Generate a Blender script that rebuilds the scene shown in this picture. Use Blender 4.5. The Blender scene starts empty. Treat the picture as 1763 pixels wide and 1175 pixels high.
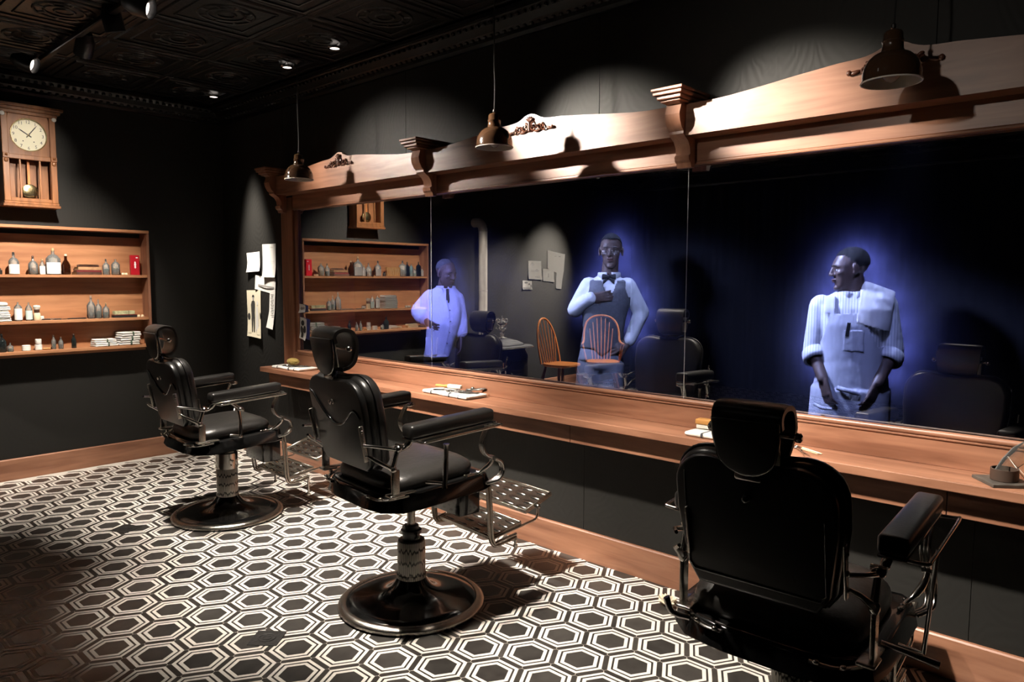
import bpy, bmesh, math, random
from mathutils import Vector, Matrix, Euler
random.seed(7)
R = math.radians
D = bpy.data
S = bpy.context.scene
COL = S.collection

# ------------------------------------------------------------------ camera
cam = D.cameras.new('camera'); camo = D.objects.new('camera', cam); COL.objects.link(camo)
cam.sensor_fit = 'HORIZONTAL'; cam.sensor_width = 36.0
cam.lens = 1267.24 / 1763 * 36.0
cam.clip_start = 0.05; cam.clip_end = 60
camo.matrix_world = (Matrix.Translation((6.3488, -3.0884, 1.5)) @ Matrix.Rotation(R(42.7993), 4, 'Z')
                     @ Matrix.Rotation(R(90 - 4.8698), 4, 'X') @ Matrix.Rotation(R(0.1744), 4, 'Z'))
S.camera = camo

# ------------------------------------------------------------------ world, exposure
w = D.worlds.new('world'); S.world = w; w.use_nodes = True
w.node_tree.nodes['Background'].inputs[0].default_value = (0.55, 0.6, 0.7, 1)
w.node_tree.nodes['Background'].inputs[1].default_value = 0.004
S.view_settings.view_transform = 'Standard'; S.view_settings.look = 'None'
S.view_settings.gamma = 1.0; S.view_settings.exposure = 0.0
S.view_settings.use_curve_mapping = False
S.cycles.caustics_reflective = False; S.cycles.caustics_refractive = False
S.cycles.sample_clamp_indirect = 4.0
S.cycles.max_bounces = 8

# ------------------------------------------------------------------ lamps
WARM = (1.0, 0.90, 0.785)
NEUT = (1.0, 0.88, 0.74)
def spot(name, pos, target, watts, angle, blend=0.5, col=WARM, size=0.05):
    l = D.lights.new(name, 'SPOT'); l.energy = watts; l.spot_size = R(angle); l.spot_blend = blend
    l.color = col; l.shadow_soft_size = size
    o = D.objects.new(name, l); COL.objects.link(o); o.location = pos
    o.rotation_euler = (Vector(target) - Vector(pos)).to_track_quat('-Z', 'Y').to_euler()
    return o
def point(name, pos, watts, col, size=0.08):
    l = D.lights.new(name, 'POINT'); l.energy = watts; l.color = col; l.shadow_soft_size = size
    o = D.objects.new(name, l); COL.objects.link(o); o.location = pos
    return o

# track heads: (position of the lens, point aimed at, watts, cone, blend)
HEADS = [
    ((0.92, -1.63, 2.82), (2.30, -0.14, 2.12), 300, 34, 0.9),
    ((1.37, -1.51, 2.82), (0.05, -1.50, 1.36), 460, 62, 1.0),
    ((1.95, -1.52, 2.82), (1.60, -0.72, 0.10), 850, 52, 1.0),
    ((2.48, -1.53, 2.82), (3.98, -0.14, 2.22), 1300, 19, 1.0),
    ((3.00, -1.55, 2.82), (3.12, -0.85, 0.10), 980, 58, 1.0),
    ((3.55, -1.55, 2.82), (5.00, -0.14, 2.21), 1350, 18, 1.0),
    ((4.05, -1.55, 2.82), (4.62, -0.60, 0.10), 860, 54, 1.0),
    ((4.70, -1.55, 2.82), (5.55, -0.10, 0.85), 850, 36, 0.9),
    ((2.75, -1.55, 2.82), (2.85, -0.12, 0.80), 800, 56, 1.0),
    ((2.80, -1.70, 2.82), (0.13, -1.49, 2.40), 290, 15, 0.9),
    ((4.90, -4.00, 2.82), (5.30, -0.30, 2.00), 75, 40, 1.0),  # added fill head behind the viewer, lifts the pendants and chair backs
    ((3.28, -1.55, 2.82), (0.20, -3.10, 1.35), 800, 22, 0.9),
    ((0.54, -4.78, 2.82), (0.30, -3.15, 1.00), 1100, 40, 0.9),
    ((1.07, -4.80, 2.82), (0.02, -4.40, 1.52), 1500, 44, 1.0),
    ((1.45, -4.95, 2.82), (0.70, -4.45, 0.45), 520, 44, 0.8),
]
for p_, t_, e_, a_, b_ in HEADS:
    spot('track_lamp', p_, t_, e_, a_, b_)
# recessed downlights along the mirror wall
DOWN = [((0.52, -0.30, 2.935), (0.60, -0.02, 1.30), 750, 32), ((1.70, -0.34, 2.935), (1.75, -0.10, 1.2), 110, 40), ((2.30, -0.36, 2.935), (2.4, -0.3, 0.8), 110, 40)]
for p_, t_, e_, a_ in DOWN:
    spot('down_lamp', (p_[0], p_[1], p_[2] - 0.03), t_, e_, a_, 1.0)
# blue-white lamps added in the chamber behind the two-way glass
BLUE = (0.22, 0.27, 1.0)
PALE = (0.42, 0.52, 1.0)

# ------------------------------------------------------------------ materials
MATS = {}
def nodes(name):
    m = D.materials.new(name); m.use_nodes = True
    nt = m.node_tree; b = nt.nodes['Principled BSDF']
    MATS[name] = m
    return m, nt, b
def lk(nt, a, b): nt.links.new(a, b)
def P(name, col, rough=0.5, metal=0.0, coat=0.0, noise=None, bump=None, spec=0.5, alpha=None, trans=0.0, ior=1.45, emit=None):
    """noise=(scale, amount) varies the colour, bump=(scale, strength)"""
    m, nt, b = nodes(name)
    b.inputs['Base Color'].default_value = (*col, 1); b.inputs['Roughness'].default_value = rough
    b.inputs['Metallic'].default_value = metal; b.inputs['Coat Weight'].default_value = coat
    b.inputs['Specular IOR Level'].default_value = spec; b.inputs['IOR'].default_value = ior
    b.inputs['Transmission Weight'].default_value = trans
    if emit:
        b.inputs['Emission Color'].default_value = (*emit[0], 1); b.inputs['Emission Strength'].default_value = emit[1]
    tc = None
    if noise or bump:
        tc = nt.nodes.new('ShaderNodeTexCoord')
    if noise:
        n = nt.nodes.new('ShaderNodeTexNoise'); n.inputs['Scale'].default_value = noise[0]; n.inputs['Detail'].default_value = 4
        lk(nt, tc.outputs['Object'], n.inputs['Vector'])
        r = nt.nodes.new('ShaderNodeValToRGB')
        lo = [max(0, c * (1 - noise[1])) for c in col]; hi = [min(1, c * (1 + noise[1])) for c in col]
        r.color_ramp.elements[0].position = 0.3; r.color_ramp.elements[1].position = 0.7
        r.color_ramp.elements[0].color = (*lo, 1); r.color_ramp.elements[1].color = (*hi, 1)
        lk(nt, n.outputs['Fac'], r.inputs['Fac']); lk(nt, r.outputs['Color'], b.inputs['Base Color'])
    if bump:
        n2 = nt.nodes.new('ShaderNodeTexNoise'); n2.inputs['Scale'].default_value = bump[0]; n2.inputs['Detail'].default_value = 3
        lk(nt, tc.outputs['Object'], n2.inputs['Vector'])
        bp = nt.nodes.new('ShaderNodeBump'); bp.inputs['Strength'].default_value = bump[1]; bp.inputs['Distance'].default_value = 0.01
        lk(nt, n2.outputs['Fac'], bp.inputs['Height']); lk(nt, bp.outputs['Normal'], b.inputs['Normal'])
    return m
def wood(name, c0, c1, axis, rough=0.38, scale=1.0):
    m, nt, b = nodes(name)
    tc = nt.nodes.new('ShaderNodeTexCoord'); mp = nt.nodes.new('ShaderNodeMapping')
    sc = [14 * scale] * 3; sc[axis] = 1.3 * scale
    mp.inputs['Scale'].default_value = sc
    lk(nt, tc.outputs['Object'], mp.inputs['Vector'])
    n = nt.nodes.new('ShaderNodeTexNoise'); n.inputs['Scale'].default_value = 1.6; n.inputs['Detail'].default_value = 7; n.inputs['Distortion'].default_value = 0.6
    lk(nt, mp.outputs['Vector'], n.inputs['Vector'])
    n2 = nt.nodes.new('ShaderNodeTexNoise'); n2.inputs['Scale'].default_value = 1.4; n2.inputs['Detail'].default_value = 2
    lk(nt, tc.outputs['Object'], n2.inputs['Vector'])
    mx = nt.nodes.new('ShaderNodeMath'); mx.operation = 'MULTIPLY_ADD'; mx.inputs[1].default_value = 0.35
    lk(nt, n2.outputs['Fac'], mx.inputs[0]); 
    m2 = nt.nodes.new('ShaderNodeMath'); m2.operation = 'MULTIPLY'; m2.inputs[1].default_value = 0.65
    lk(nt, n.outputs['Fac'], m2.inputs[0]); lk(nt, m2.outputs[0], mx.inputs[2])
    r = nt.nodes.new('ShaderNodeValToRGB')
    r.color_ramp.elements[0].position = 0.34; r.color_ramp.elements[1].position = 0.66
    r.color_ramp.elements[0].color = (*c0, 1); r.color_ramp.elements[1].color = (*c1, 1)
    lk(nt, mx.outputs[0], r.inputs['Fac']); lk(nt, r.outputs['Color'], b.inputs['Base Color'])
    b.inputs['Roughness'].default_value = rough
    bp = nt.nodes.new('ShaderNodeBump'); bp.inputs['Strength'].default_value = 0.08; bp.inputs['Distance'].default_value = 0.004
    lk(nt, n.outputs['Fac'], bp.inputs['Height']); lk(nt, bp.outputs['Normal'], b.inputs['Normal'])
    return m
CH0, CH1 = (0.155, 0.063, 0.034), (0.36, 0.172, 0.102)
wood('cherry_x', CH0, CH1, 0); wood('cherry_y', CH0, CH1, 1); wood('cherry_z', CH0, CH1, 2)
wood('shelf_wood', (0.24, 0.095, 0.040), (0.46, 0.215, 0.10), 1, 0.5)
wood('oak_z', (0.13, 0.048, 0.018), (0.29, 0.12, 0.045), 2, 0.35, 1.6)
wood('windsor_wood', (0.40, 0.13, 0.035), (0.62, 0.24, 0.07), 2, 0.3, 2.0)
P('windsor_leg', (0.16, 0.06, 0.025), 0.35, noise=(9, 0.3))
def wallpaper(name, col, rough=0.5):
    """embossed damask paper: big ogee motif plus fine vertical thread"""
    m, nt, b = nodes(name)
    tc = nt.nodes.new('ShaderNodeTexCoord')
    mp = nt.nodes.new('ShaderNodeMapping'); mp.inputs['Scale'].default_value = (1, 1, 0.62)
    lk(nt, tc.outputs['Object'], mp.inputs['Vector'])
    wv = nt.nodes.new('ShaderNodeTexWave'); wv.wave_type = 'RINGS'; wv.rings_direction = 'SPHERICAL'
    vo = nt.nodes.new('ShaderNodeTexVoronoi'); vo.inputs['Scale'].default_value = 3.2; vo.inputs['Randomness'].default_value = 0.0
    lk(nt, mp.outputs['Vector'], vo.inputs['Vector'])
    no = nt.nodes.new('ShaderNodeTexNoise'); no.inputs['Scale'].default_value = 7; no.inputs['Detail'].default_value = 2; no.inputs['Distortion'].default_value = 1.2
    lk(nt, mp.outputs['Vector'], no.inputs['Vector'])
    a = nt.nodes.new('ShaderNodeMath'); a.operation = 'MULTIPLY_ADD'; a.inputs[1].default_value = 0.22
    lk(nt, no.outputs['Fac'], a.inputs[0]); lk(nt, vo.outputs['Distance'], a.inputs[2])
    s = nt.nodes.new('ShaderNodeMath'); s.operation = 'SINE'
    k = nt.nodes.new('ShaderNodeMath'); k.operation = 'MULTIPLY'; k.inputs[1].default_value = 70
    lk(nt, a.outputs[0], k.inputs[0]); lk(nt, k.outputs[0], s.inputs[0])
    mp2 = nt.nodes.new('ShaderNodeMapping'); mp2.inputs['Scale'].default_value = (160, 160, 6)
    lk(nt, tc.outputs['Object'], mp2.inputs['Vector'])
    th = nt.nodes.new('ShaderNodeTexNoise'); th.inputs['Scale'].default_value = 1; th.inputs['Detail'].default_value = 1
    lk(nt, mp2.outputs['Vector'], th.inputs['Vector'])
    ad = nt.nodes.new('ShaderNodeMath'); ad.operation = 'MULTIPLY_ADD'; ad.inputs[1].default_value = 0.7
    lk(nt, th.outputs['Fac'], ad.inputs[0]); lk(nt, s.outputs[0], ad.inputs[2])
    bp = nt.nodes.new('ShaderNodeBump'); bp.inputs['Strength'].default_value = 0.11; bp.inputs['Distance'].default_value = 0.0016
    lk(nt, ad.outputs[0], bp.inputs['Height']); lk(nt, bp.outputs['Normal'], b.inputs['Normal'])
    b.inputs['Base Color'].default_value = (*col, 1); b.inputs['Roughness'].default_value = rough
    b.inputs['Specular IOR Level'].default_value = 0.10
    return m
wallpaper('wall_paper', (0.021, 0.0205, 0.019), 0.50)
P('matte_black', (0.006, 0.006, 0.007), 0.9)
P('chamber_black', (0.016, 0.016, 0.020), 0.95, spec=0.0)
P('ceiling_tin', (0.004, 0.0038, 0.0036), 0.42, metal=0.0, bump=(60, 0.25))
P('cornice_black', (0.006, 0.0055, 0.005), 0.35)
P('leather', (0.010, 0.0095, 0.009), 0.30, bump=(90, 0.04), noise=(5, 0.3))
P('leather_soft', (0.012, 0.011, 0.010), 0.36, bump=(40, 0.15))
P('enamel', (0.006, 0.006, 0.006), 0.16, coat=0.3, noise=(30, 0.4))
P('shell_black', (0.007, 0.007, 0.007), 0.32)
P('chrome', (0.82, 0.79, 0.74), 0.15, 1.0)
P('chrome_worn', (0.62, 0.58, 0.52), 0.22, 1.0, bump=(240, 0.2))
P('dark_chrome', (0.42, 0.39, 0.36), 0.2, 1.0)
P('brown_enamel', (0.050, 0.025, 0.013), 0.14, coat=0.6)
P('lamp_inside', (0.80, 0.78, 0.70), 0.4)
P('bulb_glass', (0.95, 0.93, 0.88), 0.05, trans=0.7)
P('brass', (0.60, 0.48, 0.25), 0.2, 1.0, bump=(90, 0.1))
P('satin_nickel', (0.75, 0.70, 0.60), 0.45, 0.6)
P('nickel', (0.82, 0.80, 0.76), 0.26, 1.0)
P('iron', (0.012, 0.012, 0.012), 0.42, bump=(90, 0.2))
P('pipe_tin', (0.50, 0.46, 0.40), 0.5, 0.15, noise=(6, 0.15))
P('carved', (0.10, 0.035, 0.018), 0.35)
P('lens_on', (1, 0.9, 0.8), 0.4, emit=((1.0, 0.88, 0.80), 2.5))
P('can_black', (0.010, 0.010, 0.010), 0.35)
P('paper', (0.80, 0.79, 0.75), 0.8)
P('paper_cream', (0.72, 0.66, 0.50), 0.8)
P('ink', (0.03, 0.028, 0.026), 0.8)
P('ink_grey', (0.30, 0.29, 0.28), 0.8)
P('print_light', (0.62, 0.61, 0.58), 0.8)
P('clock_dial', (0.85, 0.80, 0.60), 0.6)
P('hand_black', (0.015, 0.012, 0.010), 0.4)
P('tile_white', (0.72, 0.68, 0.62), 0.32, noise=(40, 0.08))
P('grout', (0.52, 0.49, 0.44), 0.7)
def slate(name, c, var):
    m, nt, b = nodes(name)
    tc = nt.nodes.new('ShaderNodeTexCoord'); oi = nt.nodes.new('ShaderNodeObjectInfo')
    n = nt.nodes.new('ShaderNodeTexNoise'); n.inputs['Scale'].default_value = 22; n.inputs['Detail'].default_value = 5
    n.noise_dimensions = '4D'
    k = nt.nodes.new('ShaderNodeMath'); k.operation = 'MULTIPLY'; k.inputs[1].default_value = 40
    lk(nt, oi.outputs['Random'], k.inputs[0]); lk(nt, k.outputs[0], n.inputs['W'])
    lk(nt, tc.outputs['Object'], n.inputs['Vector'])
    a = nt.nodes.new('ShaderNodeMath'); a.operation = 'MULTIPLY_ADD'; a.inputs[1].default_value = var
    lk(nt, oi.outputs['Random'], a.inputs[0]); lk(nt, n.outputs['Fac'], a.inputs[2])
    r = nt.nodes.new('ShaderNodeValToRGB'); r.color_ramp.elements[0].position = 0.3; r.color_ramp.elements[1].position = 1.0
    r.color_ramp.elements[0].color = (c[0] * 0.5, c[1] * 0.5, c[2] * 0.5, 1); r.color_ramp.elements[1].color = (c[0] * 1.7, c[1] * 1.65, c[2] * 1.6, 1)
    lk(nt, a.outputs[0], r.inputs['Fac']); lk(nt, r.outputs['Color'], b.inputs['Base Color'])
    b.inputs['Roughness'].default_value = 0.30
    bp = nt.nodes.new('ShaderNodeBump'); bp.inputs['Strength'].default_value = 0.06; bp.inputs['Distance'].default_value = 0.002
    lk(nt, n.outputs['Fac'], bp.inputs['Height']); lk(nt, bp.outputs['Normal'], b.inputs['Normal'])
slate('tile_dark', (0.033, 0.031, 0.029), 0.35)
slate('strip_dark', (0.036, 0.033, 0.030), 0.3)
# two-way mirror: mostly silvered, a little see-through
def mirror_mat():
    m = D.materials.new('two_way_mirror'); m.use_nodes = True; nt = m.node_tree
    nt.nodes.remove(nt.nodes['Principled BSDF'])
    g = nt.nodes.new('ShaderNodeBsdfGlossy'); g.inputs['Roughness'].default_value = 0.0; g.inputs['Color'].default_value = (0.95, 0.96, 0.97, 1)
    t = nt.nodes.new('ShaderNodeBsdfTransparent'); t.inputs['Color'].default_value = (0.95, 0.96, 1.0, 1)
    mx = nt.nodes.new('ShaderNodeMixShader'); mx.inputs[0].default_value = 0.74
    lk(nt, t.outputs[0], mx.inputs[1]); lk(nt, g.outputs[0], mx.inputs[2])
    lk(nt, mx.outputs[0], nt.nodes['Material Output'].inputs['Surface'])
    MATS['two_way_mirror'] = m
mirror_mat()
def glass(name, col, rough=0.03, body=0.12):
    """thin blown glass or tinted liquid: see-through, with a little body colour and a fresnel sheen"""
    m = D.materials.new(name); m.use_nodes = True; nt = m.node_tree; nt.nodes.remove(nt.nodes['Principled BSDF'])
    t = nt.nodes.new('ShaderNodeBsdfTransparent'); t.inputs['Color'].default_value = (*col, 1)
    d = nt.nodes.new('ShaderNodeBsdfDiffuse'); d.inputs['Color'].default_value = (*col, 1)
    g = nt.nodes.new('ShaderNodeBsdfGlossy'); g.inputs['Roughness'].default_value = rough
    f = nt.nodes.new('ShaderNodeFresnel'); f.inputs['IOR'].default_value = 1.5
    a = nt.nodes.new('ShaderNodeMixShader'); a.inputs[0].default_value = body; lk(nt, t.outputs[0], a.inputs[1]); lk(nt, d.outputs[0], a.inputs[2])
    b = nt.nodes.new('ShaderNodeMixShader'); lk(nt, f.outputs[0], b.inputs[0]); lk(nt, a.outputs[0], b.inputs[1]); lk(nt, g.outputs[0], b.inputs[2])
    lk(nt, b.outputs[0], nt.nodes['Material Output'].inputs['Surface']); MATS[name] = m
glass('glass_clear', (0.93, 0.95, 0.93)); glass('glass_green', (0.35, 0.72, 0.50)); glass('glass_brown', (0.14, 0.035, 0.012)); glass('glass_dark', (0.10, 0.13, 0.13))
glass('glass_blue', (0.62, 0.80, 0.85)); glass('liquid_yellow', (0.80, 0.68, 0.22), body=0.5); glass('liquid_teal', (0.16, 0.52, 0.42), body=0.55); glass('liquid_green', (0.13, 0.42, 0.22), body=0.5); glass('glass_navy', (0.04, 0.06, 0.10)); glass('acrylic', (0.93, 0.92, 0.88))
P('label_white', (0.85, 0.85, 0.83), 0.7); P('label_blue', (0.55, 0.68, 0.66), 0.7)
P('cork', (0.52, 0.36, 0.19), 0.8, noise=(120, 0.3)); P('cap_brown', (0.06, 0.025, 0.015), 0.5); P('cap_dark', (0.02, 0.02, 0.02), 0.4)
P('towel_white', (0.80, 0.78, 0.73), 0.95, bump=(320, 0.5)); P('stripe_green', (0.06, 0.09, 0.06), 0.9); P('stripe_dark', (0.05, 0.05, 0.06), 0.9)
P('tin_red', (0.42, 0.012, 0.022), 0.3); P('porcelain', (0.82, 0.80, 0.75), 0.25); P('bone', (0.75, 0.62, 0.42), 0.45)
P('bristle', (0.82, 0.78, 0.68), 0.9, bump=(300, 0.6)); P('steel', (0.70, 0.69, 0.67), 0.18, 1.0); P('book_leather', (0.07, 0.03, 0.02), 0.5, noise=(20, 0.5)); P('book_tan', (0.36, 0.20, 0.10), 0.5, noise=(20, 0.4)); P('book_red', (0.15, 0.022, 0.02), 0.5)
P('box_green', (0.42, 0.42, 0.24), 0.6, noise=(60, 0.3)); P('box_tan', (0.50, 0.27, 0.10), 0.55, noise=(30, 0.2)); P('box_mark', (0.75, 0.58, 0.36), 0.6)
P('sponge', (0.42, 0.30, 0.09), 0.95, bump=(120, 1.0)); P('brush_wood', (0.50, 0.24, 0.07), 0.4); P('slate_plate', (0.07, 0.060, 0.050), 0.55, noise=(25, 0.3)); P('bowl_brown', (0.055, 0.035, 0.026), 0.45)
P('marker_black', (0.012, 0.011, 0.010), 0.5, bump=(60, 0.3)); P('tissue', (0.72, 0.62, 0.46), 0.9)
P('curtain_black', (0.003, 0.003, 0.004), 0.95, spec=0.1)
# people
P('skin', (0.105, 0.068, 0.054), 0.45, bump=(90, 0.05), noise=(14, 0.15)); P('skin_lips', (0.10, 0.045, 0.040), 0.4)
P('hair', (0.010, 0.009, 0.009), 0.75, bump=(400, 0.8)); P('hair_grey', (0.10, 0.10, 0.10), 0.8, bump=(400, 0.8))
P('eye_white', (0.34, 0.32, 0.31), 0.25); P('eye_dark', (0.010, 0.007, 0.005), 0.15)
P('coat_blue', (0.62, 0.64, 0.70), 0.8, bump=(26, 0.55)); P('shirt_white', (0.72, 0.72, 0.72), 0.8, bump=(24, 0.5))
P('vest_grey', (0.12, 0.12, 0.13), 0.85, bump=(30, 0.35), noise=(60, 0.2)); P('trouser_blue', (0.30, 0.31, 0.36), 0.85, bump=(16, 0.4)); P('trouser_dark', (0.02, 0.02, 0.024), 0.85); P('tie_black', (0.012, 0.012, 0.014), 0.6)
P('apron_cloth', (0.50, 0.50, 0.54), 0.85, bump=(14, 0.5)); P('shoe', (0.012, 0.011, 0.010), 0.3); P('button', (0.12, 0.12, 0.12), 0.4)
def striped():
    m, nt, b = nodes('shirt_striped')
    tc = nt.nodes.new('ShaderNodeTexCoord'); mp = nt.nodes.new('ShaderNodeMapping'); mp.inputs['Scale'].default_value = (1, 0.25, 0.0)
    lk(nt, tc.outputs['Object'], mp.inputs['Vector'])
    wv = nt.nodes.new('ShaderNodeTexWave'); wv.inputs['Scale'].default_value = 22.0; wv.bands_direction = 'X'; wv.inputs['Distortion'].default_value = 0.6
    lk(nt, mp.outputs['Vector'], wv.inputs['Vector'])
    r = nt.nodes.new('ShaderNodeValToRGB'); r.color_ramp.elements[0].position = 0.70; r.color_ramp.elements[1].position = 0.86
    r.color_ramp.elements[0].color = (0.72, 0.72, 0.72, 1); r.color_ramp.elements[1].color = (0.46, 0.47, 0.52, 1)
    lk(nt, wv.outputs['Fac'], r.inputs['Fac']); lk(nt, r.outputs['Color'], b.inputs['Base Color'])
    b.inputs['Roughness'].default_value = 0.85
    n2 = nt.nodes.new('ShaderNodeTexNoise'); n2.inputs['Scale'].default_value = 24; lk(nt, tc.outputs['Object'], n2.inputs['Vector'])
    bp = nt.nodes.new('ShaderNodeBump'); bp.inputs['Strength'].default_value = 0.5; bp.inputs['Distance'].default_value = 0.01
    lk(nt, n2.outputs['Fac'], bp.inputs['Height']); lk(nt, bp.outputs['Normal'], b.inputs['Normal'])
striped()
def pedestal_mat():
    m, nt, b = nodes('engraved_chrome')
    tc = nt.nodes.new('ShaderNodeTexCoord'); sp = nt.nodes.new('ShaderNodeSeparateXYZ'); lk(nt, tc.outputs['Object'], sp.inputs[0])
    at = nt.nodes.new('ShaderNodeMath'); at.operation = 'ARCTAN2'; lk(nt, sp.outputs['X'], at.inputs[0]); lk(nt, sp.outputs['Y'], at.inputs[1])
    cb = nt.nodes.new('ShaderNodeCombineXYZ'); 
    k1 = nt.nodes.new('ShaderNodeMath'); k1.operation = 'MULTIPLY'; k1.inputs[1].default_value = 9.0; lk(nt, at.outputs[0], k1.inputs[0])
    k2 = nt.nodes.new('ShaderNodeMath'); k2.operation = 'MULTIPLY'; k2.inputs[1].default_value = 22.0; lk(nt, sp.outputs['Z'], k2.inputs[0])
    lk(nt, k1.outputs[0], cb.inputs[0]); lk(nt, k2.outputs[0], cb.inputs[1])
    vo = nt.nodes.new('ShaderNodeTexVoronoi'); vo.feature = 'DISTANCE_TO_EDGE'; vo.inputs['Scale'].default_value = 0.8; vo.inputs['Randomness'].default_value = 0.35
    lk(nt, cb.outputs[0], vo.inputs['Vector'])
    r = nt.nodes.new('ShaderNodeValToRGB'); r.color_ramp.elements[0].position = 0.05; r.color_ramp.elements[1].position = 0.16
    r.color_ramp.elements[0].color = (0.05, 0.045, 0.04, 1); r.color_ramp.elements[1].color = (0.80, 0.77, 0.70, 1)
    lk(nt, vo.outputs['Distance'], r.inputs['Fac']); lk(nt, r.outputs['Color'], b.inputs['Base Color'])
    b.inputs['Metallic'].default_value = 0.35; b.inputs['Roughness'].default_value = 0.3
pedestal_mat()

# ------------------------------------------------------------------ mesh helpers
class M:
    """a bag of vertices and faces that becomes ONE mesh object"""
    def __init__(self): self.v = []; self.f = []
    def add(self, v, f, xf=None):
        o = len(self.v)
        for p in v:
            p = Vector(p)
            self.v.append(xf @ p if xf is not None else p)
        self.f += [tuple(i + o for i in q) for q in f]
        return self
    def bm(self, bm, xf=None):
        bm.verts.ensure_lookup_table()
        idx = {v: i for i, v in enumerate(bm.verts)}
        self.add([v.co.copy() for v in bm.verts], [[idx[v] for v in f.verts] for f in bm.faces], xf); bm.free(); return self
    def box(self, c, s, bev=0.0, seg=2, rot=None, xf=None):
        bm = bmesh.new(); bmesh.ops.create_cube(bm, size=1.0)
        for v in bm.verts: v.co = Vector((v.co.x * s[0], v.co.y * s[1], v.co.z * s[2]))
        if bev: bmesh.ops.bevel(bm, geom=list(bm.edges), offset=bev, segments=seg, affect='EDGES', profile=0.5)
        x = Matrix.Translation(c)
        if rot is not None: x = x @ Euler(rot).to_matrix().to_4x4()
        if xf is not None: x = xf @ x
        return self.bm(bm, x)
    def lathe(self, prof, n=24, c=(0, 0, 0), xf=None, cap=True):
        """prof: (radius, height) pairs turned about Z"""
        v = []; f = []
        for r, z in prof:
            for i in range(n):
                a = 2 * math.pi * i / n; v.append((c[0] + r * math.cos(a), c[1] + r * math.sin(a), c[2] + z))
        for j in range(len(prof) - 1):
            for i in range(n):
                k = (i + 1) % n; f.append((j * n + i, j * n + k, (j + 1) * n + k, (j + 1) * n + i))
        if cap:
            if prof[0][0] > 1e-6: f.append(tuple(reversed(range(n))))
            if prof[-1][0] > 1e-6: f.append(tuple(range((len(prof) - 1) * n, len(prof) * n)))
        return self.add(v, f, xf)
    def tube(self, pts, r, n=8, closed=False, xf=None, flat=1.0):
        """round bar along a polyline; r a number or one per point"""
        pts = [Vector(p) for p in pts]; m = len(pts)
        rr = r if isinstance(r, (list, tuple)) else [r] * m
        v = []; f = []; up = None
        for i, p in enumerate(pts):
            a = pts[(i - 1) % m] if (closed or i) else p; b = pts[(i + 1) % m] if (closed or i < m - 1) else p
            t = (b - a); t = t.normalized() if t.length > 1e-9 else Vector((0, 0, 1))
            if up is None: up = Vector((0, 0, 1)) if abs(t.z) < 0.9 else Vector((1, 0, 0))
            sx = t.cross(up)
            sx = sx.normalized() if sx.length > 1e-6 else Vector((1, 0, 0))
            up = sx.cross(t).normalized()
            for k in range(n):
                q = 2 * math.pi * k / n
                v.append(p + sx * (math.cos(q) * rr[i]) + up * (math.sin(q) * rr[i] * flat))
        for i in range(m if closed else m - 1):
            j = (i + 1) % m
            for k in range(n):
                l = (k + 1) % n; f.append((i * n + k, i * n + l, j * n + l, j * n + k))
        if not closed: f.append(tuple(reversed(range(n)))); f.append(tuple(range((m - 1) * n, m * n)))
        return self.add(v, f, xf)
    def loft(self, rings, cap=True, xf=None):
        n = len(rings[0]); v = [p for r in rings for p in r]; f = []
        for j in range(len(rings) - 1):
            for i in range(n):
                k = (i + 1) % n; f.append((j * n + i, j * n + k, (j + 1) * n + k, (j + 1) * n + i))
        if cap: f.append(tuple(reversed(range(n)))); f.append(tuple(range((len(rings) - 1) * n, len(rings) * n)))
        return self.add(v, f, xf)
    def slab(self, outline, t, bev=0.0, seg=3, xf=None):
        """outline in local X,Z (counter-clockwise from the front), thickness t along +Y, bevelled rim"""
        bm = bmesh.new()
        a = [bm.verts.new((x, 0, z)) for x, z in outline]; b = [bm.verts.new((x, t, z)) for x, z in outline]
        n = len(outline); rim = []
        f1 = bm.faces.new(a); f2 = bm.faces.new(list(reversed(b)))
        for i in range(n): bm.faces.new((a[(i + 1) % n], a[i], b[i], b[(i + 1) % n]))
        bmesh.ops.recalc_face_normals(bm, faces=list(bm.faces))
        if bev:
            es = [e for e in bm.edges if (e in f1.edges or e in f2.edges)]
            bmesh.ops.bevel(bm, geom=es, offset=bev, segments=seg, affect='EDGES', profile=0.5)
        return self.bm(bm, xf)
    def ell(self, c, r, rot=None, n=12, m=8, xf=None):
        rm = Euler(rot).to_matrix() if rot is not None else Matrix.Identity(3)
        v = []; f = []
        for j in range(1, m):
            th = math.pi * j / m
            for i in range(n):
                a = 2 * math.pi * i / n
                v.append(Vector(c) + rm @ Vector((r[0] * math.sin(th) * math.cos(a), r[1] * math.sin(th) * math.sin(a), r[2] * math.cos(th))))
        top = len(v); v.append(Vector(c) + rm @ Vector((0, 0, r[2]))); bot = len(v); v.append(Vector(c) - rm @ Vector((0, 0, r[2])))
        for i in range(n):
            k = (i + 1) % n; f.append((top, i, k)); f.append((bot, (m - 2) * n + k, (m - 2) * n + i))
            for j in range(m - 2): f.append((j * n + i, (j + 1) * n + i, (j + 1) * n + k, j * n + k))
        return self.add(v, f, xf)
    def cap(self, p0, r0, p1, r1, n=12, xf=None):
        """tapered limb with round ends"""
        p0 = Vector(p0); p1 = Vector(p1); t = (p1 - p0); L = t.length; t = t / L if L > 1e-9 else Vector((0, 0, 1))
        pts = []; rad = []
        for k in (0.02, 0.5, 0.866): pts.append(p0 - t * r0 * math.sqrt(1 - k * k)); rad.append(r0 * k)
        pts += [p0, p1]; rad += [r0, r1]
        for k in (0.866, 0.5, 0.02): pts.append(p1 + t * r1 * math.sqrt(1 - k * k)); rad.append(r1 * k)
        return self.tube(pts, rad, n, xf=xf)
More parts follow.
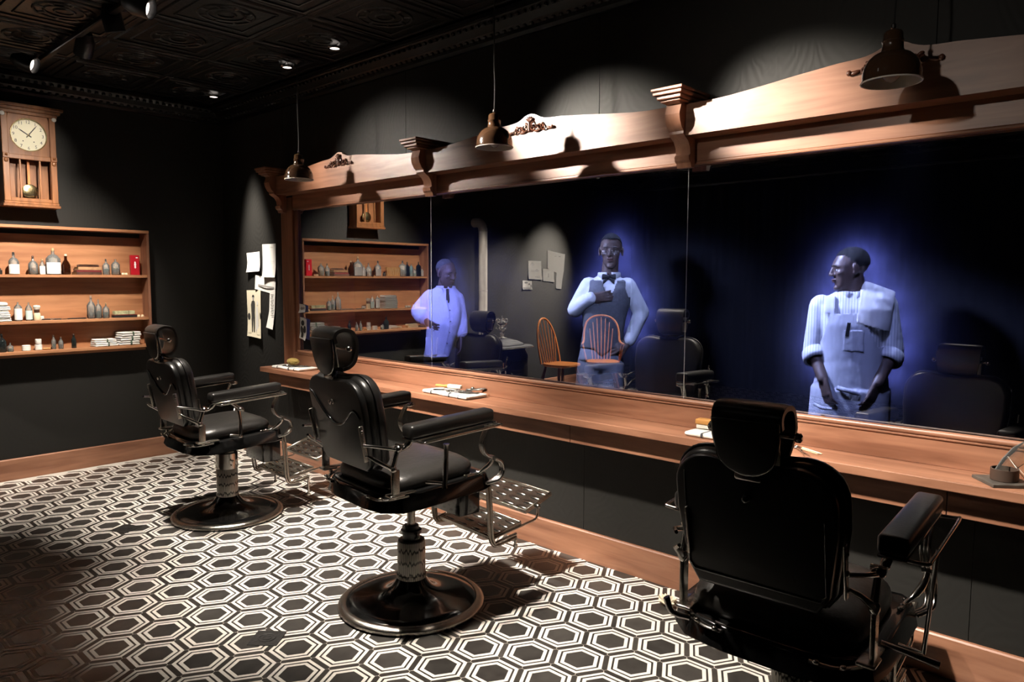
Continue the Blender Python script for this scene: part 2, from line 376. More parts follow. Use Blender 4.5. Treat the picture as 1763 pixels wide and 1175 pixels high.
    def torso(self, secs, n=24, xf=None):
        """secs: (cx, cy, z, rx, ry) from top to bottom, closed with domes"""
        rings = []
        def ring(cx, cy, z, rx, ry):
            out = []
            for i in range(n):
                a = 2 * math.pi * i / n; c, s = math.cos(a), math.sin(a)
                e = 0.82
                out.append((cx + rx * math.copysign(abs(c) ** e, c), cy + ry * math.copysign(abs(s) ** e, s), z))
            return out
        f = secs[0]; l = secs[-1]
        rings.append(ring(f[0], f[1], f[2] + 0.012, f[3] * 0.4, f[4] * 0.4))
        for s in secs: rings.append(ring(*s))
        rings.append(ring(l[0], l[1], l[2] - 0.004, l[3] * 0.5, l[4] * 0.5))
        return self.loft(rings, True, xf)
def mesh_of(b, name, mat=None, smooth=True, angle=40, xf=None, mats=None):
    me = D.meshes.new(name)
    vs = [tuple(xf(v)) if xf else tuple(v) for v in b.v]
    me.from_pydata(vs, [], b.f); me.validate(); me.update()
    bm = bmesh.new(); bm.from_mesh(me); bmesh.ops.recalc_face_normals(bm, faces=bm.faces); bm.to_mesh(me); bm.free()
    if smooth:
        me.polygons.foreach_set('use_smooth', [True] * len(me.polygons))
        try: me.set_sharp_from_angle(angle=R(angle))
        except Exception: pass
    if mat: me.materials.append(MATS[mat])
    return me
def link(name, me, parent=None):
    o = D.objects.new(name, me); COL.objects.link(o)
    if parent is not None: o.parent = parent
    return o
def obj(name, b, mat, parent=None, smooth=True, angle=40, xf=None):
    return link(name, mesh_of(b, name, mat, smooth, angle, xf), parent)
def tag(o, label, cat, group=None):
    o['label'] = label; o['category'] = cat
    if group: o['group'] = group
    return o
def thing(name, label, cat, loc=(0, 0, 0), rz=0.0, group=None):
    o = D.objects.new(name, None); COL.objects.link(o); o.empty_display_size = 0.1
    o.location = loc; o.rotation_euler = (0, 0, rz)
    return tag(o, label, cat, group)
def struct(name, b, mat, parent=None, smooth=False):
    o = obj(name, b, mat, parent, smooth)
    if parent is None: o['kind'] = 'structure'
    return o
def bez(p, n=8):
    """smooth open curve through points (Catmull-Rom)"""
    p = [Vector(q) for q in p]; out = []
    for i in range(len(p) - 1):
        a = p[i - 1] if i else p[i] * 2 - p[i + 1]; b = p[i]; c = p[i + 1]; d = p[i + 2] if i + 2 < len(p) else p[i + 1] * 2 - p[i]
        for k in range(n):
            t = k / n
            out.append(0.5 * ((2 * b) + (c - a) * t + (2 * a - 5 * b + 4 * c - d) * t * t + (3 * b - a - 3 * c + d) * t ** 3))
    out.append(p[-1]); return out
# ------------------------------------------------------------------ room shell
XR, YF, ZC = 7.6, -6.5, 2.95
struct('floor', M().box((XR / 2, YF / 2 + 0.1, -0.0508), (XR + 0.3, -YF + 0.3, 0.1)), 'grout')
FLOOR = D.objects['floor']
PIT = 0.2065; AN = R(-0.5); AX, AY = 4.473, -0.752
def rot2(x, y): return (x * math.cos(AN) - y * math.sin(AN), x * math.sin(AN) + y * math.cos(AN))
def hexa(ap):
    r = ap / math.cos(R(30)); return [rot2(r * math.cos(R(60 * k)), r * math.sin(R(60 * k))) for k in range(6)]
def prism(poly, z0=-0.004, z1=0.0, ch=0.0006):
    """flat piece with a small chamfer; no underside"""
    n = len(poly); cx = sum(p[0] for p in poly) / n; cy = sum(p[1] for p in poly) / n
    def sc(p):
        d = math.hypot(p[0] - cx, p[1] - cy); k = (d - ch * 1.2) / d; return (cx + (p[0] - cx) * k, cy + (p[1] - cy) * k)
    v = [(x, y, z0) for x, y in poly] + [(x, y, z1 - ch) for x, y in poly] + [(*sc(p), z1) for p in poly]
    f = [tuple(range(2 * n, 3 * n))]
    for i in range(n):
        k = (i + 1) % n; f.append((i, k, n + k, n + i)); f.append((n + i, n + k, 2 * n + k, 2 * n + i))
    return v, f
def ringpiece(a0, a1, z=-0.0001):
    i, o = hexa(a0), hexa(a1)
    v = [(x, y, z) for x, y in i] + [(x, y, z) for x, y in o] + [(x, y, -0.004) for x, y in i] + [(x, y, -0.004) for x, y in o]
    f = []
    for k in range(6):
        l = (k + 1) % 6
        f += [(k, 6 + k, 6 + l, l), (12 + k, k, l, 12 + l), (6 + k, 18 + k, 18 + l, 6 + l)]
    return v, f
HC = prism(hexa(0.0565)); RI = ringpiece(0.0570, 0.0708); RD = ringpiece(0.0712, 0.0788, -0.0003); RO = ringpiece(0.0792, 0.0915)
SP = []
for q in (30, 90, 150):
    a = R(q); t = (-math.sin(a), math.cos(a)); nrm = (math.cos(a), math.sin(a)); c = (nrm[0] * PIT / 2, nrm[1] * PIT / 2)
    loc_ = [(0.0520, -0.0106), (0.0585, 0), (0.0520, 0.0106), (-0.0520, 0.0106), (-0.0585, 0), (-0.0520, -0.0106)]
    SP.append(((rot2(*c)), [rot2(u * t[0] + w_ * nrm[0], u * t[1] + w_ * nrm[1]) for u, w_ in loc_]))
cells = []
for i in range(-30, 22):
    for j in range(-50, 50):
        x, y = rot2(i * PIT * math.cos(R(30)), (j + (i % 2) * 0.5) * PIT)
        # odd columns are shifted by half a pitch
        x += AX; y += AY
        if 0.03 < x < XR - 0.02 and YF + 0.02 < y < 0.06: cells.append((x, y))
CAMP = Vector((6.3488, -3.0884)); FWD = Vector((-math.sin(R(42.8)), math.cos(R(42.8))))
def seen(p):
    d = Vector(p) - CAMP; z = d.dot(FWD); x = abs(d.x * FWD.y - d.y * FWD.x)
    vis = z > 1.6 and x < z * 0.74
    return (0 if vis else 100) + d.length
cells.sort(key=seen)
me_c = [mesh_of(M().add(*HC), 'tile', 'tile_dark', False)]
rest_c, rest_s, ringw, ringd = M(), M(), M(), M()
me_s = [mesh_of(M().add(*prism(p)), 'border_strip', 'strip_dark', False) for c, p in SP]
ns = 0
for n_, (x, y) in enumerate(cells):
    z_ = random.uniform(-0.0002, 0.0003)
    xf = Matrix.Translation((x, y, 0))
    ringw.add(*RI, xf); ringw.add(*RO, xf); ringd.add(*RD, xf)
    if n_ < 300:
        o = link('tile', me_c[0], FLOOR); o.location = (x, y, z_)
    else: rest_c.add(*HC, xf)
    for k in range(3):
        c, p = SP[k]
        if ns < 300:
            o = link('border_strip', me_s[k], FLOOR); o.location = (x + c[0], y + c[1], 0.0); ns += 1
        else: rest_s.add(*prism(p), Matrix.Translation((x + c[0], y + c[1], 0)))
for n_, b_, m_ in (('distant_tiles', rest_c, 'tile_dark'), ('distant_border_strips', rest_s, 'strip_dark'), ('white_inlay', ringw, 'tile_white'), ('dark_inlay', ringd, 'strip_dark')):
    o = obj(n_, b_, m_, FLOOR, False); o['kind'] = 'stuff'

struct('ceiling', M().box((XR / 2, YF / 2 + 0.1, ZC + 0.05), (XR + 0.3, -YF + 0.5, 0.06)), 'ceiling_tin')
CEIL = D.objects['ceiling']
pm = M(); PW = 0.62
pm.box((0, 0, 0), (PW - 0.006, PW - 0.006, 0.012), 0.004, 1)
for s_, h_ in ((0.27, 0.010), (0.20, 0.007)):
    pm.tube([(s_, s_, -0.008), (-s_, s_, -0.008), (-s_, -s_, -0.008), (s_, -s_, -0.008)], h_, 5, True)
for r_ in (0.05, 0.10, 0.15):
    pm.tube([(r_ * math.cos(2 * math.pi * k / 20), r_ * math.sin(2 * math.pi * k / 20), -0.007) for k in range(20)], 0.008, 5, True)
for k in range(8):
    a = math.pi * k / 4; pm.ell((0.125 * math.cos(a), 0.125 * math.sin(a), -0.008), (0.03, 0.012, 0.008), (0, 0, a), 8, 4)
me_p = mesh_of(pm, 'ceiling_panel', 'ceiling_tin')
for i in range(12):
    for j in range(10):
        x = 0.14 + PW * (i + 0.5); y = -0.14 - PW * (j + 0.5)
        if x < XR - 0.2 and y > YF + 0.2:
            o = link('ceiling_panel', me_p, CEIL); o.location = (x, y, ZC + 0.013)

WT = 0.15
GX0, GX1, GZ0, GZ1 = 1.2473, 6.60, 0.9345, 2.0173
wl = M().box((-WT / 2, YF / 2, ZC / 2), (WT, -YF + 0.3, ZC + 0.1))
WALL_L = struct('wall_left', wl, 'wall_paper')
wb = M()
wb.box((-0.15 + (GX0 - 0.03 + 0.15) / 2, WT / 2 + 0.012, ZC / 2), (GX0 - 0.03 + 0.15, WT, ZC + 0.1))
wb.box(((GX1 + 0.03 + XR + 0.15) / 2, WT / 2 + 0.012, ZC / 2), (XR + 0.15 - GX1 - 0.03, WT, ZC + 0.1))
wb.box(((GX0 + GX1) / 2, WT / 2 + 0.012, (GZ0 - 0.03) / 2), (GX1 - GX0 + 0.06, WT, GZ0 - 0.03))
wb.box(((GX0 + GX1) / 2, WT / 2 + 0.012, (GZ1 + 0.03 + ZC + 0.05) / 2), (GX1 - GX0 + 0.06, WT, ZC + 0.05 - GZ1 - 0.03))
WALL_B = struct('wall_back', wb, 'matte_black')
# papered panels with open joints, above and below the mirror
def panel(x0, x1, z0, z1):
    o = obj('wall_panel', M().box(((x0 + x1) / 2, 0.006, (z0 + z1) / 2), (x1 - x0 - 0.0016, 0.012, z1 - z0 - 0.0016), 0.0012, 1), 'wall_paper', WALL_B, False); return o
panel(0, 1.04, 0.0, 2.95)
for x0, x1 in ((1.04, 2.55), (2.55, 4.085), (4.085, 5.6), (5.6, 7.6)): panel(x0, x1, 2.02, 2.95)
panel(1.04, 1.22, 0.93, 2.02); panel(6.64, 7.6, 0.93, 2.02)
for x0, x1 in ((1.04, 2.2), (2.2, 4.016), (4.016, 5.807), (5.807, 7.6)): panel(x0, x1, 0.0, 0.93)
struct('wall_right', M().box((XR + WT / 2, YF / 2, ZC / 2), (WT, -YF + 0.3, ZC + 0.1)), 'wall_paper')
struct('wall_front', M().box((XR / 2, YF - WT / 2, ZC / 2), (XR + 0.3, WT, ZC + 0.1)), 'matte_black')
# dark chamber behind the two-way glass
struct('wall_chamber_back', M().box((3.6, 1.53, 1.45), (7.6, 0.06, 3.1)), 'chamber_black')
struct('wall_chamber_left', M().box((-0.20, 0.84, 1.45), (0.06, 1.34, 3.1)), 'matte_black')
struct('wall_chamber_right', M().box((7.35, 0.84, 1.45), (0.06, 1.34, 3.1)), 'matte_black')
struct('ceiling_chamber', M().box((3.6, 0.84, 2.98), (7.6, 1.34, 0.04)), 'matte_black')
struct('floor_chamber', M().box((3.6, 0.84, -0.04), (7.6, 1.34, 0.08)), 'matte_black')
# baseboards
HB = 0.1577
def base(name, x0, y0, x1, y1, th, ax, mat, joints=()):
    b = M()
    prof = [(0, 0), (th, 0), (th, HB - 0.006), (th - 0.006, HB), (0, HB)]
    if ax == 0: rings = [[(x, y0 - u, z) for u, z in prof] for x in (x0, x1)]
    else: rings = [[(x0 + u, y, z) for u, z in prof] for y in (y0, y1)]
    b.loft(rings); return struct(name, b, mat)
base('baseboard_back', 0.0, 0.0, XR, 0.0, 0.02, 0, 'cherry_x')
base('baseboard_left', 0.0, 0.0, 0.0, YF, 0.02, 1, 'cherry_y')
# cornice with a beaded band
cp = [(0, 0), (0.02, 0), (0.025, 0.02), (0.05, 0.03), (0.06, 0.05), (0.10, 0.075), (0.12, 0.10), (0.14, 0.105), (0.14, 0.125), (0, 0.125)]
def cornice(name, axis):
    b = M()
    if axis == 0: b.loft([[(x, -u, 2.82 + z) for u, z in cp] for x in (0.0, XR)])
    else: b.loft([[(u, y, 2.82 + z) for u, z in cp] for y in (0.0, YF)])
    o = struct(name, b, 'cornice_black')
    bd = M(); n = int((XR if axis == 0 else -YF) / 0.05)
    for i in range(n):
        c = (0.05 * (i + 0.5), -0.052, 2.852) if axis == 0 else (0.052, -0.05 * (i + 0.5), 2.852)
        bd.ell(c, (0.015, 0.015, 0.012), None, 6, 4)
        c = (0.05 * (i + 0.5), -0.115, 2.90) if axis == 0 else (0.115, -0.05 * (i + 0.5), 2.90)
        bd.box(c, (0.022, 0.022, 0.018), 0.004, 1)
    e = obj('bead_band', bd, 'cornice_black', o); e['kind'] = 'stuff'
cornice('trim_1', 0); cornice('trim_2', 1)

# ------------------------------------------------------------------ mirror, its frame, the counter
mir = thing('wall_mirror', 'huge dark wall mirror in panes above the long wooden counter', 'mirror', (0, 0, 0))
xs = [GX0 - 0.02, 2.788, 4.598, GX1 + 0.02]
for a, c in zip(xs, xs[1:]):
    v = [(a + 0.001, 0, GZ0 - 0.02), (c - 0.001, 0, GZ0 - 0.02), (c - 0.001, 0, GZ1 + 0.02), (a + 0.001, 0, GZ1 + 0.02)]
    o = link('mirror_pane', mesh_of(M().add(v, [(0, 1, 2, 3)]), 'mirror_pane', 'two_way_mirror', False), mir)
for x in xs[1:3]:
    obj('pane_joint', M().box((x, 0.003, (GZ0 + GZ1) / 2), (0.0016, 0.005, GZ1 - GZ0 + 0.02)), 'porcelain', mir, False)

fr = thing('mirror_frame', 'cherry wood mirror surround with scalloped crest boards and corbels', 'mirror frame', (0, 0, 0))
XE = 6.9
obj('left_stile', M().box((1.12, -0.017, 1.4625), (0.165, 0.032, 1.31), 0.004), 'cherry_z', fr, False)
obj('stile_bead', M().box((1.226, -0.010, 1.47), (0.045, 0.018, 1.11), 0.008, 3), 'cherry_z', fr)
obj('frieze_board', M().box(((1.21 + XE) / 2, -0.016, 2.087), (XE - 1.21, 0.030, 0.112), 0.002), 'cherry_x', fr, False)
obj('upper_bead', M().box(((1.21 + XE) / 2, -0.020, 2.024), (XE - 1.21, 0.030, 0.014), 0.005, 2), 'cherry_x', fr)
obj('splash_board', M().box(((1.04 + XE) / 2, -0.016, 0.8627), (XE - 1.04, 0.030, 0.112), 0.002), 'cherry_x', fr, False)
lb = M(); lb.tube([(1.245, -0.026, 0.926), (XE, -0.026, 0.926)], 0.013, 10); lb.box(((1.245 + XE) / 2, -0.018, 0.910), (XE - 1.245, 0.036, 0.008), 0.002)
obj('lower_bead', lb, 'cherry_x', fr)
obj('crest_shelf', M().box(((1.10 + XE) / 2, -0.075, 2.139), (XE - 1.10, 0.10, 0.015), 0.002), 'cherry_x', fr, False)
def crest_z(t):
    t = abs(t)
    pts = [(0, 2.357), (0.03, 2.352), (0.06, 2.336), (0.09, 2.325), (0.13, 2.320), (0.20, 2.317), (0.36, 2.301), (0.5, 2.285), (0.64, 2.271), (0.72, 2.267), (0.9, 2.266)]
    for (a, za), (b, zb) in zip(pts, pts[1:]):
        if a <= t <= b: return za + (zb - za) * (t - a) / (b - a)
    return 2.266
CEN = [2.0, 3.745, 5.50]
EDG = [1.09, 2.872, 4.622, 6.376, 6.9]
for k in range(3):
    c = CEN[k]; a, d = EDG[k] + 0.001, EDG[k + 1] - 0.001
    n = 90; xs_ = [a + (d - a) * i / n for i in range(n + 1)]
    out = [(x, crest_z(x - c)) for x in xs_]
    v = []; f = []
    for x, z in out: v += [(x, -0.14, 2.1315), (x, -0.14, z), (x, -0.112, z), (x, -0.112, 2.1315)]
    for i in range(n):
        p, q = i * 4, i * 4 + 4
        for e in range(4): f.append((p + e, p + (e + 1) % 4, q + (e + 1) % 4, q + e))
    f += [(3, 2, 1, 0), (n * 4, n * 4 + 1, n * 4 + 2, n * 4 + 3)]
    cb = obj('crest_board', M().add(v, f), 'cherry_x', fr, True, 30)
    # carved scroll ornament
    cv = M(); y = -0.147; zb = 2.262
    def sc(cx, cz, r, a0, a1, w0, w1, n=14):
        pts = []; rad = []
        for i in range(n + 1):
            t = i / n; a = R(a0 + (a1 - a0) * t); rr = r * (1 - 0.62 * t)
            pts.append((cx + rr * math.cos(a), y - 0.004 * t, cz + rr * math.sin(a))); rad.append(w0 + (w1 - w0) * t)
        cv.tube(pts, rad, 6)
    for s in (-1, 1):
        sc(c + s * 0.030, zb + 0.026, 0.024, 90 if s > 0 else 90, 90 - s * -480, 0.0055, 0.0045)
        sc(c + s * 0.068, zb + 0.018, 0.018, 200 if s > 0 else -20, (200 if s > 0 else -20) - s * 420, 0.0055, 0.004)
        sc(c + s * 0.100, zb + 0.012, 0.015, 90, 90 + s * 420, 0.005, 0.004)
        cv.ell((c + s * 0.132, y, zb + 0.008), (0.020, 0.006, 0.008), (0, s * 0.25, 0), 8, 6)
        cv.ell((c + s * 0.154, y - 0.002, zb + 0.009), (0.010, 0.007, 0.011), None, 8, 6)
        cv.ell((c + s * 0.085, y, zb + 0.034), (0.014, 0.005, 0.006), (0, -s * 0.5, 0), 8, 6)
        cv.ell((c + s * 0.050, y, zb + 0.002), (0.022, 0.006, 0.006), None, 8, 6)
    for a in (-50, -25, 0, 25, 50):
        cv.ell((c + 0.018 * math.sin(R(a)) , y - 0.002, zb + 0.050 + 0.018 * math.cos(R(a))), (0.005, 0.006, 0.015), (0, R(a), 0), 8, 6)
    cv.tube([(c, y, zb + 0.005), (c, y - 0.003, zb + 0.05)], [0.009, 0.006], 8)
    cv.box((c, y + 0.002, zb + 0.012), (0.03, 0.008, 0.02), 0.003, 1)
    o = obj('carved_ornament', cv, 'carved', fr, True, 60)
# last, cut-off crest board
obj('crest_board', M().box(((EDG[3] + XE) / 2, -0.126, 2.2), (XE - EDG[3] - 0.002, 0.028, 0.136)), 'cherry_x', fr, False)
# corbels: an S-shaped bracket with a stepped cap
prof = [(0.0, 2.000), (0.028, 2.000), (0.036, 2.020), (0.050, 2.030), (0.054, 2.048), (0.040, 2.056), (0.044, 2.085), (0.062, 2.112), (0.090, 2.128), (0.104, 2.138), (0.104, 2.150),
        (0.118, 2.160), (0.136, 2.190), (0.142, 2.220), (0.132, 2.248), (0.128, 2.262), (0.150, 2.270), (0.0, 2.270)]
def corbel(x):
    b = M(); hw = 0.036
    rings = [[(x + s * hw, -0.055 - u, z) for u, z in prof] for s in (-1, 1)]
    b.loft(rings); k = obj('corbel', b, 'cherry_z', fr, True, 28)
    t = M()
    for i, (w, yy, z, h) in enumerate(((0.050, 0.215, 2.275, 0.010), (0.060, 0.230, 2.288, 0.016), (0.072, 0.245, 2.304, 0.015), (0.078, 0.252, 2.320, 0.014))):
        t.box((x, -yy / 2 - 0.001, z), (w * 2, yy, h), 0.004, 2)
    obj('corbel_cap', t, 'cherry_x', k, False)
for x in (1.125, 2.872, 4.622, 6.376): corbel(x)

ct = thing('counter', 'long cherry wood counter running under the wall mirror', 'counter', (0, 0, 0))
obj('counter_top', M().box(((1.0261 + XE) / 2, (-0.2382 - 0.001) / 2, 0.78865), (XE - 1.0261, 0.2372, 0.0355), 0.003), 'cherry_x', ct, False)
for a, c in ((1.06, 2.35), (2.35, 4.06), (4.06, 5.75), (5.75, XE)):
    obj('apron_board', M().box(((a + c) / 2, -0.0905, 0.7195), (c - a - 0.003, 0.179, 0.102), 0.002), 'cherry_x', ct, False)
# ------------------------------------------------------------------ barber chairs
KT = 0.055   # seat and arms rise gently towards the front
def barber_chair(label, x, y, rz, dz, style):
    t = thing('barber_chair', label, 'chair', (x, y, 0), rz, 'barber chairs at the mirror')
    ds = 0.05 if style == 'square' else 0.0      # this chair's seat hangs lower under its back
    def zo(z): return z + dz - ds * max(0.0, min(1.0, (0.74 - z) / 0.08))
    def up(v): return (v[0], v[1], zo(v[2]))
    def sl(v): return (v[0], v[1], zo(v[2]) + KT * v[1])
    # base
    b = M().lathe([(0.300, 0.028), (0.290, 0.036), (0.25, 0.040), (0.20, 0.045), (0.155, 0.053), (0.115, 0.068), (0.092, 0.088), (0.078, 0.108), (0.070, 0.122), (0.066, 0.128)], 64)
    obj('base_plate', b, 'enamel', t, True, 50)
    b = M().lathe([(0.306, 0.0), (0.328, 0.002), (0.336, 0.012), (0.332, 0.024), (0.318, 0.034), (0.302, 0.036), (0.296, 0.032), (0.296, 0.028)], 72)
    obj('base_rim', b, 'chrome_worn', t, True, 60)
    b = M().lathe([(0.064, 0.126), (0.068, 0.130), (0.068, 0.146), (0.064, 0.149), (0.064, 0.298), (0.062, 0.301)], 40)
    obj('pedestal', b, 'engraved_chrome', t, True, 40)
    if style == 'low':
        b = M().lathe([(0.064, 0.3012), (0.0665, 0.304), (0.0665, 0.40), (0.060, 0.405), (0.058, 0.42), (0.058, 0.47)], 40)
        obj('pedestal_sleeve', b, 'chrome', t, True, 40)
        b = M().tube([(0.066, 0.0, 0.36), (0.085, 0.0, 0.36)], 0.006, 8); b.ell((0.085, 0, 0.36), (0.008, 0.008, 0.008)); b.tube([(0.066, 0.0, 0.33), (0.080, 0.0, 0.33)], 0.004, 8)
        obj('valve_screw', b, 'chrome', t)
    else:
        b = M().lathe([(0.061, 0.301), (0.060, 0.306), (0.040, 0.308), (0.040, 0.335), (0.048, 0.338), (0.048, 0.352), (0.036, 0.356), (0.034, 0.372), (0.022, 0.375)], 32)
        obj('pump_collar', b, 'shell_black', t)
        b = M().tube([(0.044, 0.0, 0.345), (0.072, -0.02, 0.335)], 0.006, 8); b.tube([(0.066, -0.02, 0.328), (0.078, -0.012, 0.338)], 0.009, 8); b.ell((-0.045, -0.01, 0.35), (0.012, 0.008, 0.008))
        obj('valve_screw', b, 'dark_chrome', t)
        obj('piston', M().lathe([(0.0185, 0.373), (0.0185, 0.60)], 24, xf=Matrix.Translation((0, 0, 0))), 'chrome_worn', t, True, 40, xf=lambda v: (v[0], v[1], v[2] + (dz if v[2] > 0.5 else 0)))
    # seat pan: deep enamel apron with clipped corners
    def plan(e):
        p = [(-0.215 - e, -0.285 - e), (-0.12, -0.305 - e), (0.12, -0.305 - e), (0.215 + e, -0.285 - e), (0.285 + e, -0.225 - e * 0.5), (0.300 + e, -0.14), (0.300 + e, 0.175), (0.285 + e, 0.215 + e), (0.255, 0.235 + e),
             (-0.255, 0.235 + e), (-0.285 - e, 0.215 + e), (-0.300 - e, 0.175), (-0.300 - e, -0.14), (-0.285 - e, -0.225 - e * 0.5)]
        return p
    rings = []
    for e, z in ((-0.03, 0.553), (0.006, 0.556), (0.012, 0.562), (0.0, 0.612), (-0.004, 0.622), (-0.012, 0.627), (-0.04, 0.627)):
        rings.append([(px, py, z) for px, py in plan(e)])
    obj('seat_apron', M().loft(rings), 'enamel', t, True, 35, xf=sl)
    if style == 'low':
        pass
    obj('hinge_housing', M().box((0.0, 0.245, 0.478), (0.25, 0.12, 0.165), 0.008), 'enamel', t, True, 40, xf=up)
    # seat cushion
    c = M(); n = 28
    def ring(sx, sy, z, y0=-0.03):
        out = []
        for i in range(n):
            a = 2 * math.pi * i / n; ca, sa = math.cos(a), math.sin(a); e = 0.42
            out.append((sx * math.copysign(abs(ca) ** e, ca), y0 + sy * math.copysign(abs(sa) ** e, sa), z))
        return out
    c.loft([ring(0.235, 0.215, 0.626), ring(0.252, 0.232, 0.632), ring(0.257, 0.238, 0.652), ring(0.250, 0.230, 0.672), ring(0.225, 0.205, 0.690), ring(0.17, 0.15, 0.702), ring(0.08, 0.07, 0.708)])
    obj('seat', c, 'leather_soft', t, True, 70, xf=sl)
    # backrest: padded cushion on a hard shell
    def bx(zl):   # y of the rear face at height zl above the bottom of the back
        return -0.318 - 0.185 * zl
    tilt = math.atan(0.185); Z0 = 0.705
    XB = Matrix.Translation((0, -0.318, Z0)) @ Matrix.Rotation(tilt, 4, 'X')
    W, H = 0.236, 0.395
    def outline(w, h, wb_, dip, rs=0.105):
        p = [(-wb_ + 0.03, 0.0), (wb_ - 0.03, 0.0), (wb_, 0.03), (w, h * 0.55)]
        for i in range(9):
            a = R(90 * i / 8); p.append((w - rs + rs * math.cos(a), h - rs * 0.9 + rs * 0.9 * math.sin(a)))
        p += [(0.075, h - dip * 0.45), (0.0, h - dip), (-0.075, h - dip * 0.45)]
        for i in range(9):
            a = R(90 + 90 * i / 8); p.append((-w + rs + rs * math.cos(a), h - rs * 0.9 + rs * 0.9 * math.sin(a)))
        p += [(-w, h * 0.55), (-wb_, 0.03)]
        return p
    bp_ = obj('backrest', M().slab(outline(W, H, W - 0.025, 0.012), 0.082, 0.026, 5, XB @ Matrix.Translation((0, 0.016, 0))), 'leather', t, True, 70, xf=up)
    wr = M(); 
    ol = outline(W + 0.003, H + 0.003, W - 0.022, 0.012); wr.tube([(px_, 0.055, pz_) for px_, pz_ in ol], 0.005, 6, True, XB)
    obj('piping', wr, 'leather', bp_, True, 70, xf=up)
    sh = obj('back_shell', M().slab(outline(W - 0.010, H - 0.010, W - 0.035, 0.010), 0.030, 0.008, 3, XB @ Matrix.Translation((0, -0.006, 0.004))), 'shell_black', t, True, 50, xf=up)
    sm = M()
    if style == 'square':
        q = [(-0.195, 0.335), (-0.195, 0.045), (-0.18, 0.03), (0.18, 0.03), (0.195, 0.045), (0.195, 0.26)]
        sm.tube([(a, -0.0065, z) for a, z in q], 0.003, 6, False, XB)
    else:
        q = bez([(-0.205, -0.007, 0.315), (-0.175, -0.008, 0.30), (-0.10, -0.008, 0.225), (-0.03, -0.008, 0.190), (0.03, -0.008, 0.190), (0.09, -0.008, 0.225), (0.14, -0.008, 0.262), (0.175, -0.008, 0.262), (0.20, -0.007, 0.235)], 6)
        sm.tube(q, 0.0055, 8, False, XB)
    obj('back_moulding', sm, 'enamel', sh, True, 60, xf=up)
    kb = M().lathe([(0.012, 0), (0.012, 0.004), (0.007, 0.006), (0.006, 0.014), (0.009, 0.017), (0.004, 0.021)], 14, xf=XB @ Matrix.Translation((-0.01, -0.006, 0.285)) @ Matrix.Rotation(R(90), 4, 'X'))
    if style != 'square': kb.tube([(0.0, -0.022, 0.287), (0.012, -0.024, 0.293)], 0.004, 6, False, XB)
    obj('back_knob', kb, 'chrome' if style != 'square' else 'shell_black', sh, True, 60, xf=up)
    # headrest: leather roll on a shield plate with an adjusting rod
    hr = thing_part('headrest', t); hz = (1.105 if style != 'square' else 1.060) + dz; hy = -0.408
    XH = Matrix.Translation((0, hy, hz)) @ Matrix.Rotation(R(9), 4, 'X')
    loop = bez([(0.006, 0.128), (0.004, 0.158), (0.022, 0.180), (0.060, 0.186), (0.100, 0.170), (0.118, 0.130), (0.116, 0.075), (0.100, 0.030), (0.070, 0.008), (0.036, 0.004)], 4)
    th = 0.020; v = []; rings = []
    def wid(u): return 0.112
    nx = 12
    L = [Vector((q[0], q[1])) for q in [(p[0], p[1]) for p in [(a.x, a.y) for a in loop]]]
    inner = []
    for i, p in enumerate(L):
        a = L[max(0, i - 1)]; b = L[min(len(L) - 1, i + 1)]; d = (b - a).normalized(); nn = Vector((d.y, -d.x)); inner.append(p + nn * th)
    sec = L + list(reversed(inner))
    for k in range(nx + 1):
        u = -1 + 2 * k / nx; rr = []
        rim = 1.0 - 0.30 * max(0, abs(u) - 0.82) / 0.18
        for q_i, q in enumerate(sec):
            m = (L[q_i] + inner[q_i]) / 2 if q_i < len(L) else (L[len(sec) - 1 - q_i] + inner[len(sec) - 1 - q_i]) / 2
            z = m.y; wx = 0.097 * (1.0 if z > 0.10 else 0.80 + 0.20 * (z / 0.10))
            e = m + (q - m) * rim
            rr.append((u * wx, e.x, e.y))
        rings.append(rr)
    obj('headrest_pad', M().loft(rings, True, XH), 'leather', hr, True, 60)
    sp = []
    for i in range(13):
        a = R(180 + 180 * i / 12); sp.append((0.082 * math.cos(a) * (1 if True else 0), 0.062 + 0.066 * math.sin(a)))
    sp = [(-0.091, 0.150), ] + [(-0.091, 0.10)] + sp[1:-1] + [(0.091, 0.10), (0.091, 0.150)]
    obj('headrest_shield', M().slab(sp, 0.012, 0.003, 2, XH @ Matrix.Translation((0, -0.006, 0))), 'shell_black', hr, True, 50)
    obj('shield_trim', M().tube([(a, -0.002, z) for a, z in sp], 0.0035, 6, False, XH), 'dark_chrome', hr, True, 60)
    rd = M().tube([(-0.125, 0.055, 0.100), (0.125, 0.055, 0.100)], 0.008, 10, False, XH)
    for s in (-1, 1): rd.lathe([(0.009, 0), (0.013, 0.004), (0.013, 0.014), (0.008, 0.018)], 12, xf=XH @ Matrix.Translation((s * 0.112, 0.055, 0.100)) @ Matrix.Rotation(s * R(90), 4, 'Y'))
    obj('headrest_rod', rd, 'chrome', hr, True, 60)
    obj('headrest_plate', M().box((0, 0.016, 0.092), (0.172, 0.006, 0.125), 0.002, 1, None, XH), 'satin_nickel', hr, True, 40)
    nk = M().box((0, 0.03, -0.03), (0.05, 0.014, 0.09), 0.005, 2, None, XH); nk.box((0.0, 0.012, -0.012), (0.075, 0.02, 0.025), 0.006, 2, None, XH)
    obj('headrest_post', nk, 'dark_chrome', hr, True, 40)
